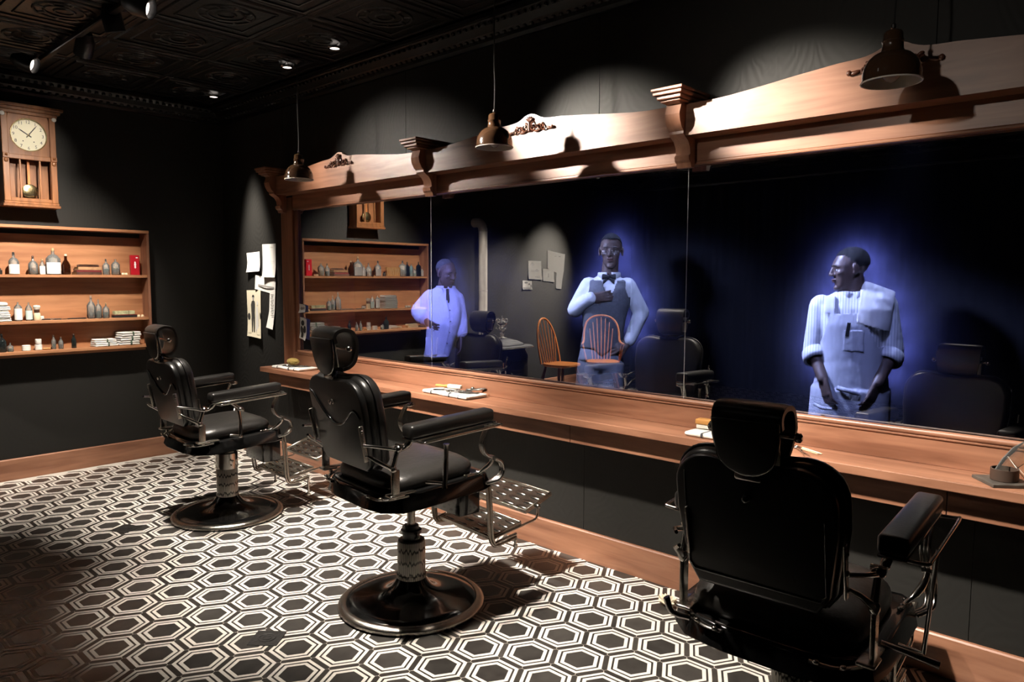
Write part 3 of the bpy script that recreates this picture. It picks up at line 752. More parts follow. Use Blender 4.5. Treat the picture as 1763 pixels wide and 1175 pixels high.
    # arms
    for s in (-1, 1):
        nm = thing_part('armrest', t)
        ox = 0.05 if (style == 'square' and s < 0) else 0.0
        def up(v): return (v[0] + ox, v[1], zo(v[2]))
        def sl(v): return (v[0] + ox, v[1], zo(v[2]) + KT * v[1])
        ya, yb = -0.232, 0.200
        pad = M().box((s * 0.322, (ya + yb) / 2, 0.898), (0.078, yb - ya, 0.056), 0.016, 4)
        obj('arm_pad', pad, 'leather', nm, True, 70, xf=sl)
        obj('pad_band', M().box((s * 0.322, (ya + yb) / 2, 0.8665), (0.072, yb - ya - 0.008, 0.008), 0.002, 1), 'dark_chrome', nm, True, 40, xf=sl)
        rl = bez([(s * 0.325, 0.185, 0.862), (s * 0.392, 0.196, 0.862), (s * 0.404, 0.186, 0.862), (s * 0.405, 0.0, 0.862), (s * 0.404, -0.175, 0.862), (s * 0.394, -0.198, 0.860), (s * 0.325, -0.205, 0.860)], 5)
        obj('towel_rail', M().tube(rl, 0.0055, 8), 'chrome', nm, True, 60, xf=sl)
        # front support: three parallel scroll bars, knot and branch
        fs = M(); X0 = s * 0.325
        for dx in (-0.010, 0.0, 0.010):
            fs.tube(bez([(X0 + dx, 0.196, 0.865), (X0 + dx, 0.176, 0.835), (X0 + dx, 0.154, 0.782), (X0 + dx, 0.172, 0.735), (X0 + dx, 0.214, 0.712)], 6), 0.0065, 7)
            fs.tube(bez([(X0 + dx * 1.1, 0.214, 0.712), (X0 + dx * 1.2, 0.258, 0.686), (X0 + dx * 1.2, 0.270, 0.645), (X0 + dx * 1.1, 0.240, 0.610), (X0 - s * 0.03 + dx, 0.200, 0.592)], 6), 0.0065, 7)
        fs.tube([(X0 - 0.017, 0.212, 0.713), (X0 + 0.017, 0.212, 0.713)], 0.011, 10)
        fs.tube(bez([(X0, 0.214, 0.712), (X0 - s * 0.01, 0.205, 0.680), (X0 - s * 0.045, 0.165, 0.640), (X0 - s * 0.05, 0.11, 0.636)], 5), [0.010] * 8 + [0.008] * 8, 8)
        fs.ell((X0, 0.205, 0.862), (0.028, 0.030, 0.010)); fs.tube([(X0 - 0.02, 0.222, 0.866), (X0 + 0.02, 0.222, 0.866)], 0.010, 8)
        obj('front_scroll', fs, 'chrome', nm, True, 60, xf=up)
        for q in ((X0 - s * 0.05, 0.13, 0.642), (X0 - s * 0.052, 0.17, 0.645), (X0 - s * 0.05, 0.10, 0.640)): obj('screw', M().ell(q, (0.007, 0.007, 0.006), None, 8, 5), 'chrome', nm, True, 60, xf=up)
        # rear support
        X1 = s * 0.298
        kn = M(); kn.ell((X1, -0.254, 0.818), (0.020, 0.016, 0.016)); kn.tube([(X1 - 0.02, -0.248, 0.828), (X1 + 0.02, -0.248, 0.828)], 0.009, 8)
        kn.tube(bez([(X1, -0.25, 0.812), (X1 + s * 0.005, -0.222, 0.822), (X1 + s * 0.010, -0.198, 0.850)], 5), [0.011] * 6 + [0.014] * 5, 8)
        kn.tube([(X1, -0.258, 0.812), (X1, -0.280, 0.748)], [0.010, 0.012], 8); kn.ell((X1, -0.278, 0.738), (0.016, 0.016, 0.016))
        obj('rear_knuckle', kn, 'chrome', nm, True, 60, xf=up)
        kp = M().box((X1, -0.268, 0.675), (0.014, 0.036, 0.115), 0.004, 2); kp.box((X1 - s * 0.012, -0.262, 0.626), (0.05, 0.07, 0.012), 0.005, 2)
        kp.box((X1 - s * 0.008, -0.215, 0.629), (0.028, 0.09, 0.008), 0.004, 2)
        obj('rear_post', kp, 'chrome_worn', nm, True, 50, xf=up)
        lk_ = M().tube([(s * 0.262, -0.392, 0.845), (s * 0.29, -0.35, 0.838), (X1, -0.262, 0.815)], [0.006, 0.007, 0.009], 8); lk_.tube([(s * 0.262, -0.372, 0.800), (s * 0.285, -0.35, 0.782), (X1, -0.282, 0.738)], [0.006, 0.008, 0.010], 8)
        obj('recline_link', lk_, 'chrome', nm, True, 60, xf=up)
        pl = M().box((0, 0, 0), (0.008, 0.020, 0.150), 0.003, 2, None, Matrix.Translation((s * (0.256 if s > 0 else 0.243), -0.386 + (0 if s > 0 else 0.034), 0.848)) @ Matrix.Rotation(tilt, 4, 'X'))
        p_ = obj('side_plate', pl, 'chrome_worn', t, True, 40, xf=up)
        for k in (-0.05, 0.0, 0.05):
            obj('screw', M().ell((s * (0.261 if s > 0 else 0.248), -0.386 + (0 if s > 0 else 0.034) - 0.185 * k, 0.848 + k), (0.004, 0.006, 0.006), None, 8, 5), 'chrome', p_, True, 60, xf=up)
        # rear corner strap with screws
        st = M().tube(bez([(s * 0.15, -0.312, 0.600), (s * 0.215, -0.300, 0.597), (s * 0.262, -0.262, 0.602), (s * 0.292, -0.20, 0.612)], 5), 0.011, 8, flat=0.55)
        st.tube(bez([(s * 0.262, -0.30, 0.604), (s * 0.30, -0.335, 0.622), (s * 0.315, -0.345, 0.665)], 5), [0.010] * 11, 8) if style == 'square' and s < 0 else None
        for q in ((s * 0.17, -0.318, 0.606), (s * 0.235, -0.300, 0.606), (s * 0.275, -0.255, 0.612)): st.ell(q, (0.010, 0.010, 0.007), None, 10, 6)
        obj('corner_strap', st, 'chrome', t, True, 60, xf=up)
    def up(v): return (v[0], v[1], zo(v[2]))
    def sl(v): return (v[0], v[1], zo(v[2]) + KT * v[1])
    lv = M()
    if style == 'square':
        lv.tube([(0.29, -0.16, 0.64), (0.43, -0.145, 0.618)], [0.007, 0.011], 10)
        obj('brake_rod', M().tube([(0.404, -0.10, 0.862), (0.375, -0.06, 0.600), (0.310, -0.05, 0.598)], 0.006, 8), 'chrome', t, True, 60, xf=up)
    elif style == 'low':
        lv.tube([(0.315, -0.06, 0.81), (0.33, -0.055, 0.735), (0.335, -0.06, 0.64)], [0.011, 0.009, 0.012], 10); lv.ell((0.335, -0.06, 0.64), (0.014, 0.014, 0.012)); lv.tube([(0.335, -0.055, 0.80), (0.325, -0.13, 0.86)], [0.009, 0.006], 8); lv.ell((0.334, -0.058, 0.803), (0.02, 0.014, 0.014)); lv.tube([(0.33, -0.06, 0.642), (0.29, -0.10, 0.645)], 0.008, 8)
        obj('recline_knob', M().tube([(0.315, -0.285, 0.83), (0.31, -0.29, 0.885)], [0.006, 0.009], 8), 'chrome', t, True, 60, xf=up)
    else:
        lv.tube([(0.340, -0.046, 0.815), (0.340, -0.046, 0.805), (0.340, -0.049, 0.745), (0.340, -0.049, 0.735), (0.340, -0.055, 0.645), (0.340, -0.055, 0.630)], [0.014, 0.0105, 0.0095, 0.011, 0.011, 0.014], 12)
        lv.tube([(0.335, -0.055, 0.648), (0.29, -0.115, 0.655)], [0.007, 0.009], 8)
    obj('recline_lever', lv, 'dark_chrome' if style == 'bar' else 'chrome', t, True, 60, xf=up)
    # footrest: bent double side bars carrying two slotted steps
    ft = thing_part('footrest', t)
    for s in (-1, 1):
        fb = M()
        for o_ in (0.0, 0.018):
            fb.tube(bez([(s * 0.225, 0.262 + o_, 0.585), (s * 0.225, 0.272 + o_, 0.45), (s * 0.225, 0.280 + o_, 0.318 - 0.2 * o_), (s * 0.225, 0.296 + o_, 0.272 - o_ * 0.2), (s * 0.225, 0.330, 0.258 + o_ * 0.9), (s * 0.225, 0.445, 0.270 + o_ * 0.9)], 5), 0.0075, 7)
        obj('foot_bar', fb, 'chrome_worn', ft, True, 60, xf=up)
        ar = M().tube(bez([(s * 0.215, 0.300, 0.290), (s * 0.215, 0.515, 0.318), (s * 0.215, 0.575, 0.326), (s * 0.215, 0.592, 0.345), (s * 0.215, 0.596, 0.388)], 6), 0.006, 8); ar.ell((s * 0.215, 0.594, 0.388), (0.016, 0.012, 0.012))
        obj('step_arm', ar, 'chrome', ft, True, 60, xf=up)
        obj('foot_stub', M().lathe(([(0.012, 0.155), (0.012, 0.165), (0.007, 0.168), (0.007, 0.262)] if style == 'low' else [(0.012, 0.225), (0.012, 0.235), (0.007, 0.238), (0.007, 0.262)]), 10, c=(s * 0.225, 0.44, 0)), 'chrome', ft, True, 40, xf=up)
    def step(y0, z0, y1, z1, hw, rows):
        a = math.atan2(z1 - z0, y1 - y0); L_ = math.hypot(y1 - y0, z1 - z0)
        XS = Matrix.Translation((0, y0, z0)) @ Matrix.Rotation(a, 4, 'X')
        fr_ = M()
        fr_.box((0, L_ / 2, 0), (hw * 2, L_, 0.006), 0.002, 1, None, XS)
        for s in (-1, 1): fr_.box((s * hw, L_ / 2, 0.002), (0.012, L_ + 0.006, 0.024), 0.003, 1, None, XS)
        for q in (0.0, L_): fr_.box((0, q, 0.002), (hw * 2, 0.010, 0.022), 0.003, 1, None, XS)
        p_ = obj('foot_step', fr_, 'chrome_worn', ft, True, 40, xf=up)
        mt = mesh_of(M().ell((0, 0, 0), (0.040, 0.012, 0.006), None, 12, 6), 'tread_bump', 'chrome')
        for i in range(4):
            for j in range(rows):
                o = link('tread_bump', mt, p_)
                q = XS @ Vector((-hw + hw * 2 * (i + 0.5) / 4, L_ * (j + 0.5) / rows, 0.005)); o.location = (q.x, q.y, zo(q.z)); o.rotation_euler = (a, 0, 0.0)
    step(0.310, 0.288, 0.490, 0.322, 0.205, 4)
    step(0.520, 0.372, 0.692, 0.428, 0.205, 4)
    return t
def thing_part(name, parent):
    """an Empty grouping the sub-parts of one part"""
    o = D.objects.new(name, None); COL.objects.link(o); o.parent = parent; o.empty_display_size = 0.05; return o
barber_chair('farthest black barber chair, lowered on a chrome sleeve near the shelf wall', 1.927, -0.961, R(-2), -0.075, 'low')
barber_chair('middle black leather barber chair raised on bare piston, lever upright beside seat', 3.774, -0.985, R(-6), 0.0, 'bar')
barber_chair('nearest barber chair, plain rectangular back panel turned to viewer, at frame bottom', 5.480, -0.830, R(2), -0.080, 'square')
# ------------------------------------------------------------------ wall shelf
SY0, SY1 = -2.2585, -0.6938
sh = thing('wall_shelf', 'long open wooden shelf unit on the dark wall under the clock', 'shelf', (0, 0, 0))
ym = (SY0 + SY1) / 2; LY = SY1 - SY0
obj('back_panel', M().box((0.008, ym, 1.635), (0.014, LY - 0.02, 0.36)), 'shelf_wood', sh, False)
obj('back_panel', M().box((0.008, ym, 1.18), (0.014, LY - 0.02, 0.548)), 'shelf_wood', sh, False)
for n_, z, d in (('top_board', 1.8725, 0.147), ('shelf_board', 1.5173, 0.140), ('shelf_board', 1.1794, 0.140), ('bottom_board', 0.9585, 0.147)):
    obj(n_, M().box((0.001 + d / 2, ym, z - 0.011), (d, LY if n_ in ('top_board', 'bottom_board') else LY - 0.042, 0.022), 0.002, 1), 'shelf_wood', sh, False)
for y in (SY0 + 0.0105, SY1 - 0.0105):
    obj('side_panel', M().box((0.0745, y, 1.4045), (0.145, 0.020, 0.889), 0.002, 1), 'cherry_z', sh, False)
Z1, Z2, Z3 = 1.5177, 1.1798, 0.9589

# ------------------------------------------------------------------ regulator wall clock
CY = -1.4925
ck = thing('wall_clock', 'oak pendulum wall clock with cream dial hung above the shelf', 'clock', (0, CY, 0), 0)
def cbox(name, x0, x1, y0, y1, z0, z1, mat='oak_z', bev=0.003, par=None):
    return obj(name, M().box(((x0 + x1) / 2, (y0 + y1) / 2, (z0 + z1) / 2), (x1 - x0, y1 - y0, z1 - z0), bev, 1), mat, par or ck, False)
cs = M()
cs.box((0.007, 0, 2.345), (0.012, 0.33, 0.66)); 
for s in (-1, 1): cs.box((0.066, s * 0.158, 2.345), (0.128, 0.018, 0.66), 0.002, 1)
obj('case', cs, 'oak_z', ck, False)
cbox('base_moulding', 0.001, 0.150, -0.180, 0.180, 2.003, 2.022); cbox('base_moulding', 0.001, 0.142, -0.172, 0.172, 2.022, 2.040)
cbox('hood', 0.001, 0.185, -0.215, 0.215, 2.700, 2.722); cbox('hood', 0.001, 0.170, -0.198, 0.198, 2.678, 2.700); cbox('hood', 0.001, 0.155, -0.18, 0.18, 2.655, 2.678)
# door frame around the dial
df = M()
nseg = 48; v = []; f = []
hw, z0, z1, zc, r = 0.128, 2.372, 2.655, 2.516, 0.112
sq = []
for i in range(nseg):
    a = 2 * math.pi * (i + 0.5) / nseg; c, s = math.cos(a), math.sin(a)
    k = min(hw / abs(c) if abs(c) > 1e-6 else 9, ((z1 - zc) if s > 0 else (zc - z0)) / abs(s) if abs(s) > 1e-6 else 9)
    sq.append((k * c, zc + k * s))
for i in range(nseg):
    a = 2 * math.pi * (i + 0.5) / nseg
    v += [(0.130, r * math.cos(a), zc + r * math.sin(a)), (0.130, sq[i][0], sq[i][1]), (0.115, r * math.cos(a), zc + r * math.sin(a)), (0.115, sq[i][0], sq[i][1])]
for i in range(nseg):
    p, q = i * 4, ((i + 1) % nseg) * 4; f += [(p, p + 1, q + 1, q), (p + 2, p, q, q + 2), (p + 1, p + 3, q + 3, q + 1)]
obj('dial_surround', M().add(v, f), 'oak_z', ck, False)
XD = Matrix.Translation((0.116, 0, zc)) @ Matrix.Rotation(R(90), 4, 'Y')
obj('dial', M().lathe([(0.113, 0.0), (0.113, 0.003)], 48, xf=XD), 'clock_dial', ck, False)
obj('bezel', M().tube([(0.131, 0.113 * math.cos(2 * math.pi * k / 48), zc + 0.113 * math.sin(2 * math.pi * k / 48)) for k in range(48)], 0.004, 6, True), 'brass', ck)
fc = D.curves.new('numeral', 'FONT')
def text_mesh(s, size):
    c = D.curves.new('txt', 'FONT'); c.body = s; c.size = size; c.align_x = 'CENTER'; c.align_y = 'CENTER'; c.resolution_u = 2; c.fill_mode = 'FRONT'
    o = D.objects.new('txt', c); COL.objects.link(o)
    me = D.meshes.new_from_object(o.evaluated_get(bpy.context.evaluated_depsgraph_get())); D.objects.remove(o); D.curves.remove(c)
    me.materials.clear(); return me
D.curves.remove(fc)
for h in range(1, 13):
    a = R(90 - 30 * h); me = text_mesh(str(h), 0.032); me.materials.append(MATS['ink'])
    o = link('numeral', me, ck)
    # dial faces +X: text right is +Y, text up is +Z
    o.matrix_local = Matrix.Translation((0.1195, 0.092 * math.cos(a), zc + 0.092 * math.sin(a))) @ Matrix(((0, 0, 1, 0), (1, 0, 0, 0), (0, 1, 0, 0), (0, 0, 0, 1)))
def hand(name, deg, ln, w_, x):
    a = R(90 - deg); d = Vector((0, math.cos(a), math.sin(a))); n_ = Vector((0, -d.z, d.y)); c = Vector((x, 0, zc))
    pts = [c - d * 0.022 - n_ * w_, c - d * 0.022 + n_ * w_, c + d * ln * 0.7 + n_ * w_, c + d * ln, c + d * ln * 0.7 - n_ * w_]
    vv = [p for p in pts] + [p + Vector((0.0015, 0, 0)) for p in pts]
    ff = [(0, 1, 2, 3, 4), (9, 8, 7, 6, 5)] + [(i, (i + 1) % 5, 5 + (i + 1) % 5, 5 + i) for i in range(5)]
    obj(name, M().add(vv, ff), 'hand_black', ck, False)
hand('hour_hand', 303, 0.078, 0.0038, 0.121); hand('minute_hand', 37, 0.098, 0.0030, 0.1235)
obj('hand_boss', M().lathe([(0.007, 0), (0.007, 0.004), (0.003, 0.006)], 14, xf=Matrix.Translation((0.1235, 0, zc)) @ Matrix.Rotation(R(90), 4, 'Y')), 'brass', ck)
for s in (-1, 1):
    obj('winding_hole', M().lathe([(0.004, 0), (0.004, 0.001)], 10, xf=Matrix.Translation((0.1193, s * 0.034, zc - 0.044)) @ Matrix.Rotation(R(90), 4, 'Y')), 'ink', ck)
    cbox('front_post', 0.110, 0.140, s * 0.149 - 0.020, s * 0.149 + 0.020, 2.04, 2.655)
    ro = M().box((0.143, s * 0.149, 2.358), (0.014, 0.040, 0.036), 0.003, 1); ro.lathe([(0.013, 0), (0.0, 0.014)], 4, xf=Matrix.Translation((0.150, s * 0.149, 2.360)) @ Matrix.Rotation(R(90), 4, 'Y') @ Matrix.Rotation(R(45), 4, 'Z')); ro.ell((0.142, s * 0.149, 2.325), (0.012, 0.014, 0.016))
    obj('rosette', ro, 'oak_z', ck, False)
    obj('glazing_bar', M().box((0.122, s * 0.062, 2.20), (0.014, 0.012, 0.30), 0.002, 1), 'oak_z', ck, False)
    obj('corner_button', M().ell((0.150, s * 0.16, 2.645), (0.010, 0.016, 0.016)), 'porcelain', ck)
cbox('door_rail', 0.110, 0.138, -0.13, 0.13, 2.340, 2.372); cbox('door_rail', 0.110, 0.138, -0.13, 0.13, 2.040, 2.066)
obj('pendulum_rod', M().box((0.070, 0.002, 2.235), (0.004, 0.016, 0.215), 0.001, 1), 'windsor_wood', ck, False)
pb = M().lathe([(0.0, 0.010), (0.02, 0.0095), (0.04, 0.007), (0.052, 0.002), (0.052, -0.002), (0.0, -0.006)], 40, xf=Matrix.Translation((0.078, 0.004, 2.120)) @ Matrix.Rotation(R(90), 4, 'Y'))
pb.tube([(0.074, 0.004, 2.07), (0.074, 0.004, 2.045)], 0.003, 6)
obj('pendulum_bob', pb, 'brass', ck, True, 50)

# ------------------------------------------------------------------ pendants
def pendant(x, label):
    z = 2.150; t = thing('pendant_lamp', label, 'lamp', (x, -0.40, 0), 0, 'brown enamel pendants over the counter')
    dome = [(0.092, 0.0), (0.094, 0.004), (0.091, 0.010), (0.091, 0.028), (0.088, 0.044), (0.082, 0.060), (0.072, 0.076), (0.058, 0.089), (0.045, 0.096), (0.034, 0.099)]
    ins = [(0.030, 0.095), (0.050, 0.090), (0.068, 0.075), (0.079, 0.058), (0.087, 0.030), (0.088, 0.008), (0.090, 0.001)]
    obj('shade', M().lathe(dome, 40, c=(0, 0, z), cap=False), 'brown_enamel', t, True, 50)
    obj('shade_lining', M().lathe(ins, 40, c=(0, 0, z), cap=False), 'lamp_inside', t, True, 60)
    obj('shade_rim', M().tube([(0.092 * math.cos(2 * math.pi * k / 40), 0.092 * math.sin(2 * math.pi * k / 40), z + 0.002) for k in range(40)], 0.003, 6, True), 'lamp_inside', t)
    so = [(0.036, 0.095), (0.035, 0.104), (0.033, 0.108), (0.032, 0.128), (0.034, 0.131), (0.034, 0.134), (0.031, 0.137), (0.030, 0.158), (0.026, 0.165), (0.010, 0.168), (0.008, 0.172)]
    obj('socket_cover', M().lathe(so, 28, c=(0, 0, z)), 'brown_enamel', t, True, 50)
    b = M().lathe([(0.004, 0.172), (0.008, 0.176), (0.008, 0.186), (0.004, 0.190)], 12, c=(0, 0, z)); obj('strain_relief', b, 'hand_black', t)
    obj('cord', M().tube(bez([(0, 0, z + 0.185), (0.003, 0, z + 0.30), (-0.002, 0, z + 0.45), (0, 0, 2.93)], 6), 0.0035, 6), 'cap_dark', t)
    obj('bulb', M().lathe([(0.0, -0.004), (0.014, 0.0), (0.026, 0.012), (0.030, 0.028), (0.026, 0.044), (0.016, 0.056), (0.013, 0.075), (0.013, 0.090)], 24, c=(0, 0, z + 0.004)), 'bulb_glass', t)
    obj('ceiling_rose', M().lathe([(0.05, 2.925), (0.045, 2.915), (0.012, 2.905), (0.006, 2.90)], 20), 'can_black', t)
pendant(1.920, 'brown enamel pendant lamp beside the left end of the mirror frame')
pendant(3.735, 'brown enamel pendant lamp above the middle barber chair')
pendant(5.568, 'brown enamel pendant lamp above the nearest barber chair, largest of the pendants')

# ------------------------------------------------------------------ ceiling lamps
TRK = [('lighting_track', 'black ceiling track carrying the spotlights over the chairs', -1.555, 0.4, 6.9), ('lighting_track', 'black ceiling track over the stove and the windsor chairs', -4.80, 0.3, 3.2)]
for n_, lab, y, x0, x1 in TRK:
    tag(obj(n_, M().box(((x0 + x1) / 2, y, 2.915), (x1 - x0, 0.034, 0.030), 0.004, 1), 'can_black', None, False), lab, 'track')
SPL = ['dim black spotlight head at the shelf end of the track', 'black spotlight head aimed back at the wall shelf', 'black spotlight aimed down at the floor beside the farthest chair', 'black spotlight aimed along at the middle crest board',
       'black spotlight aimed down at the floor by the middle chair', 'black spotlight aimed at the crest board over the nearest chair', 'black spotlight aimed at the floor between middle and nearest chairs', 'black spotlight aimed at the counter by the nearest chair', 'black spotlight aimed at the counter behind the farthest chair',
       'black spotlight head aimed far across at the wall clock', 'black fill spotlight added behind the viewer, aimed at the pendants', 'black spotlight on the chair track turned back to the stove pipe', 'black spotlight aimed at the stove pipe', 'black spotlight aimed at the clippings beside the stove', 'black spotlight aimed at the windsor chairs']
for (p_, t_, e_, a_, b_), lab in zip(HEADS, SPL):
    if p_[1] == -4.00: tag(obj('lighting_track', M().box((4.9, -4.0, 2.915), (1.2, 0.034, 0.030), 0.004, 1), 'can_black', None, False), 'short ceiling track added behind the viewer for the fill spotlight', 'track')  # unseen track, added only to carry the fill head
    h = thing('track_spotlight', lab, 'spotlight', p_, 0, 'black ceiling spotlights')
    d = (Vector(t_) - Vector(p_)).normalized(); q = d.to_track_quat('-Z', 'Y').to_matrix().to_4x4()
    can = M().lathe([(0.048, 0.014), (0.052, 0.012), (0.052, 0.10), (0.046, 0.112), (0.030, 0.150), (0.0, 0.152)], 24, cap=False, xf=q)
    can.lathe([(0.047, 0.047), (0.048, 0.014), (0.049, 0.012)], 24, cap=False, xf=q)
    obj('housing', can, 'can_black', h, True, 50)
    obj('lens', M().lathe([(0.0, 0.048), (0.046, 0.048)], 24, cap=False, xf=q), 'lens_on', h)
    dy = 2.90 - p_[2]
    obj('bracket', M().tube([q @ Vector((0, 0, 0.08)), Vector((0, 0, dy * 0.75)), Vector((0, 0, dy - 0.0035))], [0.010, 0.012, 0.016], 8), 'can_black', h)
DL = ['recessed downlight nearest the room corner', 'recessed downlight second from the room corner', 'recessed downlight farthest from the room corner of three']
for (p_, t_, e_, a_), lab in zip(DOWN, DL):
    h = thing('downlight', lab, 'light', p_, 0, 'recessed downlights')
    obj('trim_ring', M().lathe([(0.030, -0.004), (0.044, -0.006), (0.048, 0.0), (0.048, 0.006)], 24, cap=False), 'nickel', h)
    obj('lens', M().lathe([(0.0, 0.0), (0.032, 0.0)], 20, cap=False), 'lens_on', h)

# ------------------------------------------------------------------ papers
def sheet(name, pts, frame, label, mat='paper', curl=0.012, cat='paper', thing_=True, bulge=None):
    """thin curled sheet; pts are the outline in wall coordinates, frame maps (u, w, off) to the room"""
    us = [p[0] for p in pts]; ws = [p[1] for p in pts]; u0, u1, w0, w1 = min(us), max(us), min(ws), max(ws)
    bm = bmesh.new(); vs = [bm.verts.new((p[0], p[1], 0)) for p in pts]; fc = bm.faces.new(vs)
    bmesh.ops.triangulate(bm, faces=[fc]); bmesh.ops.subdivide_edges(bm, edges=list(bm.edges), cuts=3, use_grid_fill=True)
    def off(u, w_):
        t = (w_ - w0) / (w1 - w0); s = (u - u0) / (u1 - u0)
        return 0.0015 + curl * max(0, 0.45 - t) ** 2 * 4 + curl * 0.5 * (2 * s - 1) ** 2
    b = M(); bm.verts.ensure_lookup_table(); idx = {v_: i for i, v_ in enumerate(bm.verts)}; n_ = len(bm.verts)
    b.v = [Vector(frame(v_.co.x, v_.co.y, off(v_.co.x, v_.co.y))) for v_ in bm.verts] + [Vector(frame(v_.co.x, v_.co.y, off(v_.co.x, v_.co.y) - 0.0006)) for v_ in bm.verts]
    for fc in bm.faces:
        q = [idx[v_] for v_ in fc.verts]; b.f.append(tuple(q)); b.f.append(tuple(n_ + i for i in reversed(q)))
    bm.free()
    o = obj(name, b, mat, None, True, 60); tag(o, label, cat)
    def patch(pp, m_, nm='print'):
        """flat print on the sheet"""
        bb = M()
        for poly in pp:
            k = len(bb.v)
            for u, w_ in poly: bb.v.append(Vector(frame(u, w_, off(u, w_) + 0.0008)))
            bb.f.append(tuple(range(k, k + len(poly))))
        return obj(nm, bb, m_, o, False)
    return o, patch
def rect(u0, w0, u1, w1): return [(u0, w0), (u1, w0), (u1, w1), (u0, w1)]
def oval(u, w_, a, b_, n=10): return [(u + a * math.cos(2 * math.pi * k / n), w_ + b_ * math.sin(2 * math.pi * k / n)) for k in range(n)]
FB = lambda u, w_, o: (u, -o, w_)           # on the mirror wall
FL = lambda u, w_, o: (o, u, w_)            # on the left wall
o, pr = sheet('paper_note', [(0.424, 1.545), (0.641, 1.554), (0.645, 1.63), (0.640, 1.715), (0.423, 1.707), (0.430, 1.63)], FB, 'small blank white note pinned beside the mirror, upper left of its group')
o, pr = sheet('newspaper_clipping', [(0.69, 1.505), (0.89, 1.501), (0.895, 1.62), (0.903, 1.773), (0.69, 1.773)], FB, 'tall white newspaper clipping pinned closest to the mirror top', cat='clipping')
pr([rect(0.70 + 0.0, 1.63, 0.88, 1.632), rect(0.80, 1.745, 0.86, 1.748)] + [rect(0.71, 1.52 + 0.012 * k, 0.87, 1.522 + 0.012 * k) for k in range(7)], 'print_light')
o, pr = sheet('newspaper_clipping', [(0.722, 1.089), (0.834, 1.075), (0.862, 1.25), (0.89, 1.492), (0.562, 1.52), (0.546, 1.404), (0.783, 1.373), (0.765, 1.22)], FB, 'L-shaped newspaper column hanging below the other clippings by the mirror', cat='clipping')
pr([[(0.60, 1.430), (0.86, 1.408), (0.862, 1.424), (0.601, 1.444)]], 'ink_grey', 'headline')
pr([rect(0.795 + 0.01 * (k % 2), 1.36 - 0.014 * k, 0.850 - 0.006 * (k % 3), 1.364 - 0.014 * k) for k in range(14)], 'ink_grey')
o, pr = sheet('old_photograph', [(0.41, 1.002), (0.645, 0.99), (0.63, 1.12), (0.641, 1.395), (0.405, 1.392), (0.41, 1.2)], FB, 'old full-length photograph of a couple pinned lowest beside the mirror', 'paper_cream', cat='photograph')
def scaled(pts, u0, w0, su, sw): return [(u0 + a * su, w0 + b_ * sw) for a, b_ in pts]
fig = [(0.30, 0.10), (0.36, 0.10), (0.40, 0.50), (0.43, 0.10), (0.50, 0.10), (0.50, 0.55), (0.53, 0.72), (0.50, 0.78), (0.42, 0.80), (0.30, 0.78), (0.24, 0.70), (0.26, 0.52)]
pr([scaled(fig, 0.41, 1.0, 0.235, 0.385), oval(0.505, 1.345, 0.017, 0.010), rect(0.485, 1.334, 0.525, 1.340), oval(0.435, 1.17, 0.022, 0.03), oval(0.625, 1.18, 0.010, 0.03)], 'ink')
pr([oval(0.505, 1.322, 0.013, 0.020)], 'ink_grey')
pr([oval(0.575, 1.285, 0.014, 0.020), scaled([(0.56, 0.12), (0.78, 0.14), (0.76, 0.45), (0.70, 0.66), (0.60, 0.66), (0.56, 0.40)], 0.41, 1.0, 0.235, 0.385)], 'print_light')
pr([rect(0.415, 1.03, 0.48, 1.10), rect(0.56, 1.02, 0.635, 1.09), oval(0.60, 1.24, 0.012, 0.05)], 'paper_cream')
pr([scaled([(0.62, 0.08), (0.67, 0.08), (0.70, 0.30), (0.60, 0.34)], 0.41, 1.0, 0.235, 0.385), scaled([(0.76, 0.12), (0.80, 0.12), (0.78, 0.28)], 0.41, 1.0, 0.235, 0.385)], 'ink_grey')
FG = lambda u, w_, o: (u, -0.020 - o, w_)
o, pr = sheet('old_photograph', [(1.252, 1.033), (1.337, 1.014), (1.345, 1.10), (1.352, 1.178), (1.258, 1.196)], lambda u, w_, o: (u, -0.004 - o * 1.6, w_), 'creased black and white photograph tucked in the mirror frame corner', cat='photograph')
pr([oval(1.285, 1.15, 0.02, 0.022), oval(1.31, 1.10, 0.02, 0.03), [(1.27, 1.04), (1.295, 1.035), (1.30, 1.10), (1.275, 1.12)], oval(1.27, 1.10, 0.01, 0.03)], 'ink')
o, pr = sheet('old_photograph', [(1.246, 1.226), (1.330, 1.237), (1.335, 1.285), (1.246, 1.30)], lambda u, w_, o: (u, -0.004 - o * 1.2, w_), 'small landscape snapshot tucked in the mirror frame above the creased photograph', cat='photograph')
pr([oval(1.275, 1.262, 0.018, 0.012), oval(1.305, 1.265, 0.014, 0.012)], 'ink_grey')
# on the wall beside the stove, seen in the mirror
o, pr = sheet('newspaper_clipping', [(-4.452, 1.636), (-4.45, 1.874), (-4.819, 1.830), (-4.797, 1.601), (-4.738, 1.356), (-4.626, 1.365), (-4.648, 1.576)], FL, 'white L-shaped newspaper page on the wall above the windsor chairs', cat='clipping')
pr([rect(-4.73, 1.79, -4.69, 1.80), rect(-4.64, 1.795, -4.60, 1.80)], 'ink_grey')
o, pr = sheet('picture_page', [(-4.069, 1.490), (-4.067, 1.729), (-4.321, 1.726), (-4.335, 1.482)], FL, 'magazine page of car pictures on the wall by the stove', 'paper', cat='page')
pr([oval(-4.15, 1.68, 0.05, 0.014), oval(-4.15, 1.695, 0.03, 0.012), oval(-4.24, 1.60, 0.045, 0.013), oval(-4.24, 1.614, 0.025, 0.01), rect(-4.30, 1.51, -4.20, 1.53), rect(-4.20, 1.605, -4.12, 1.609), rect(-4.20, 1.590, -4.12, 1.594)], 'ink_grey')
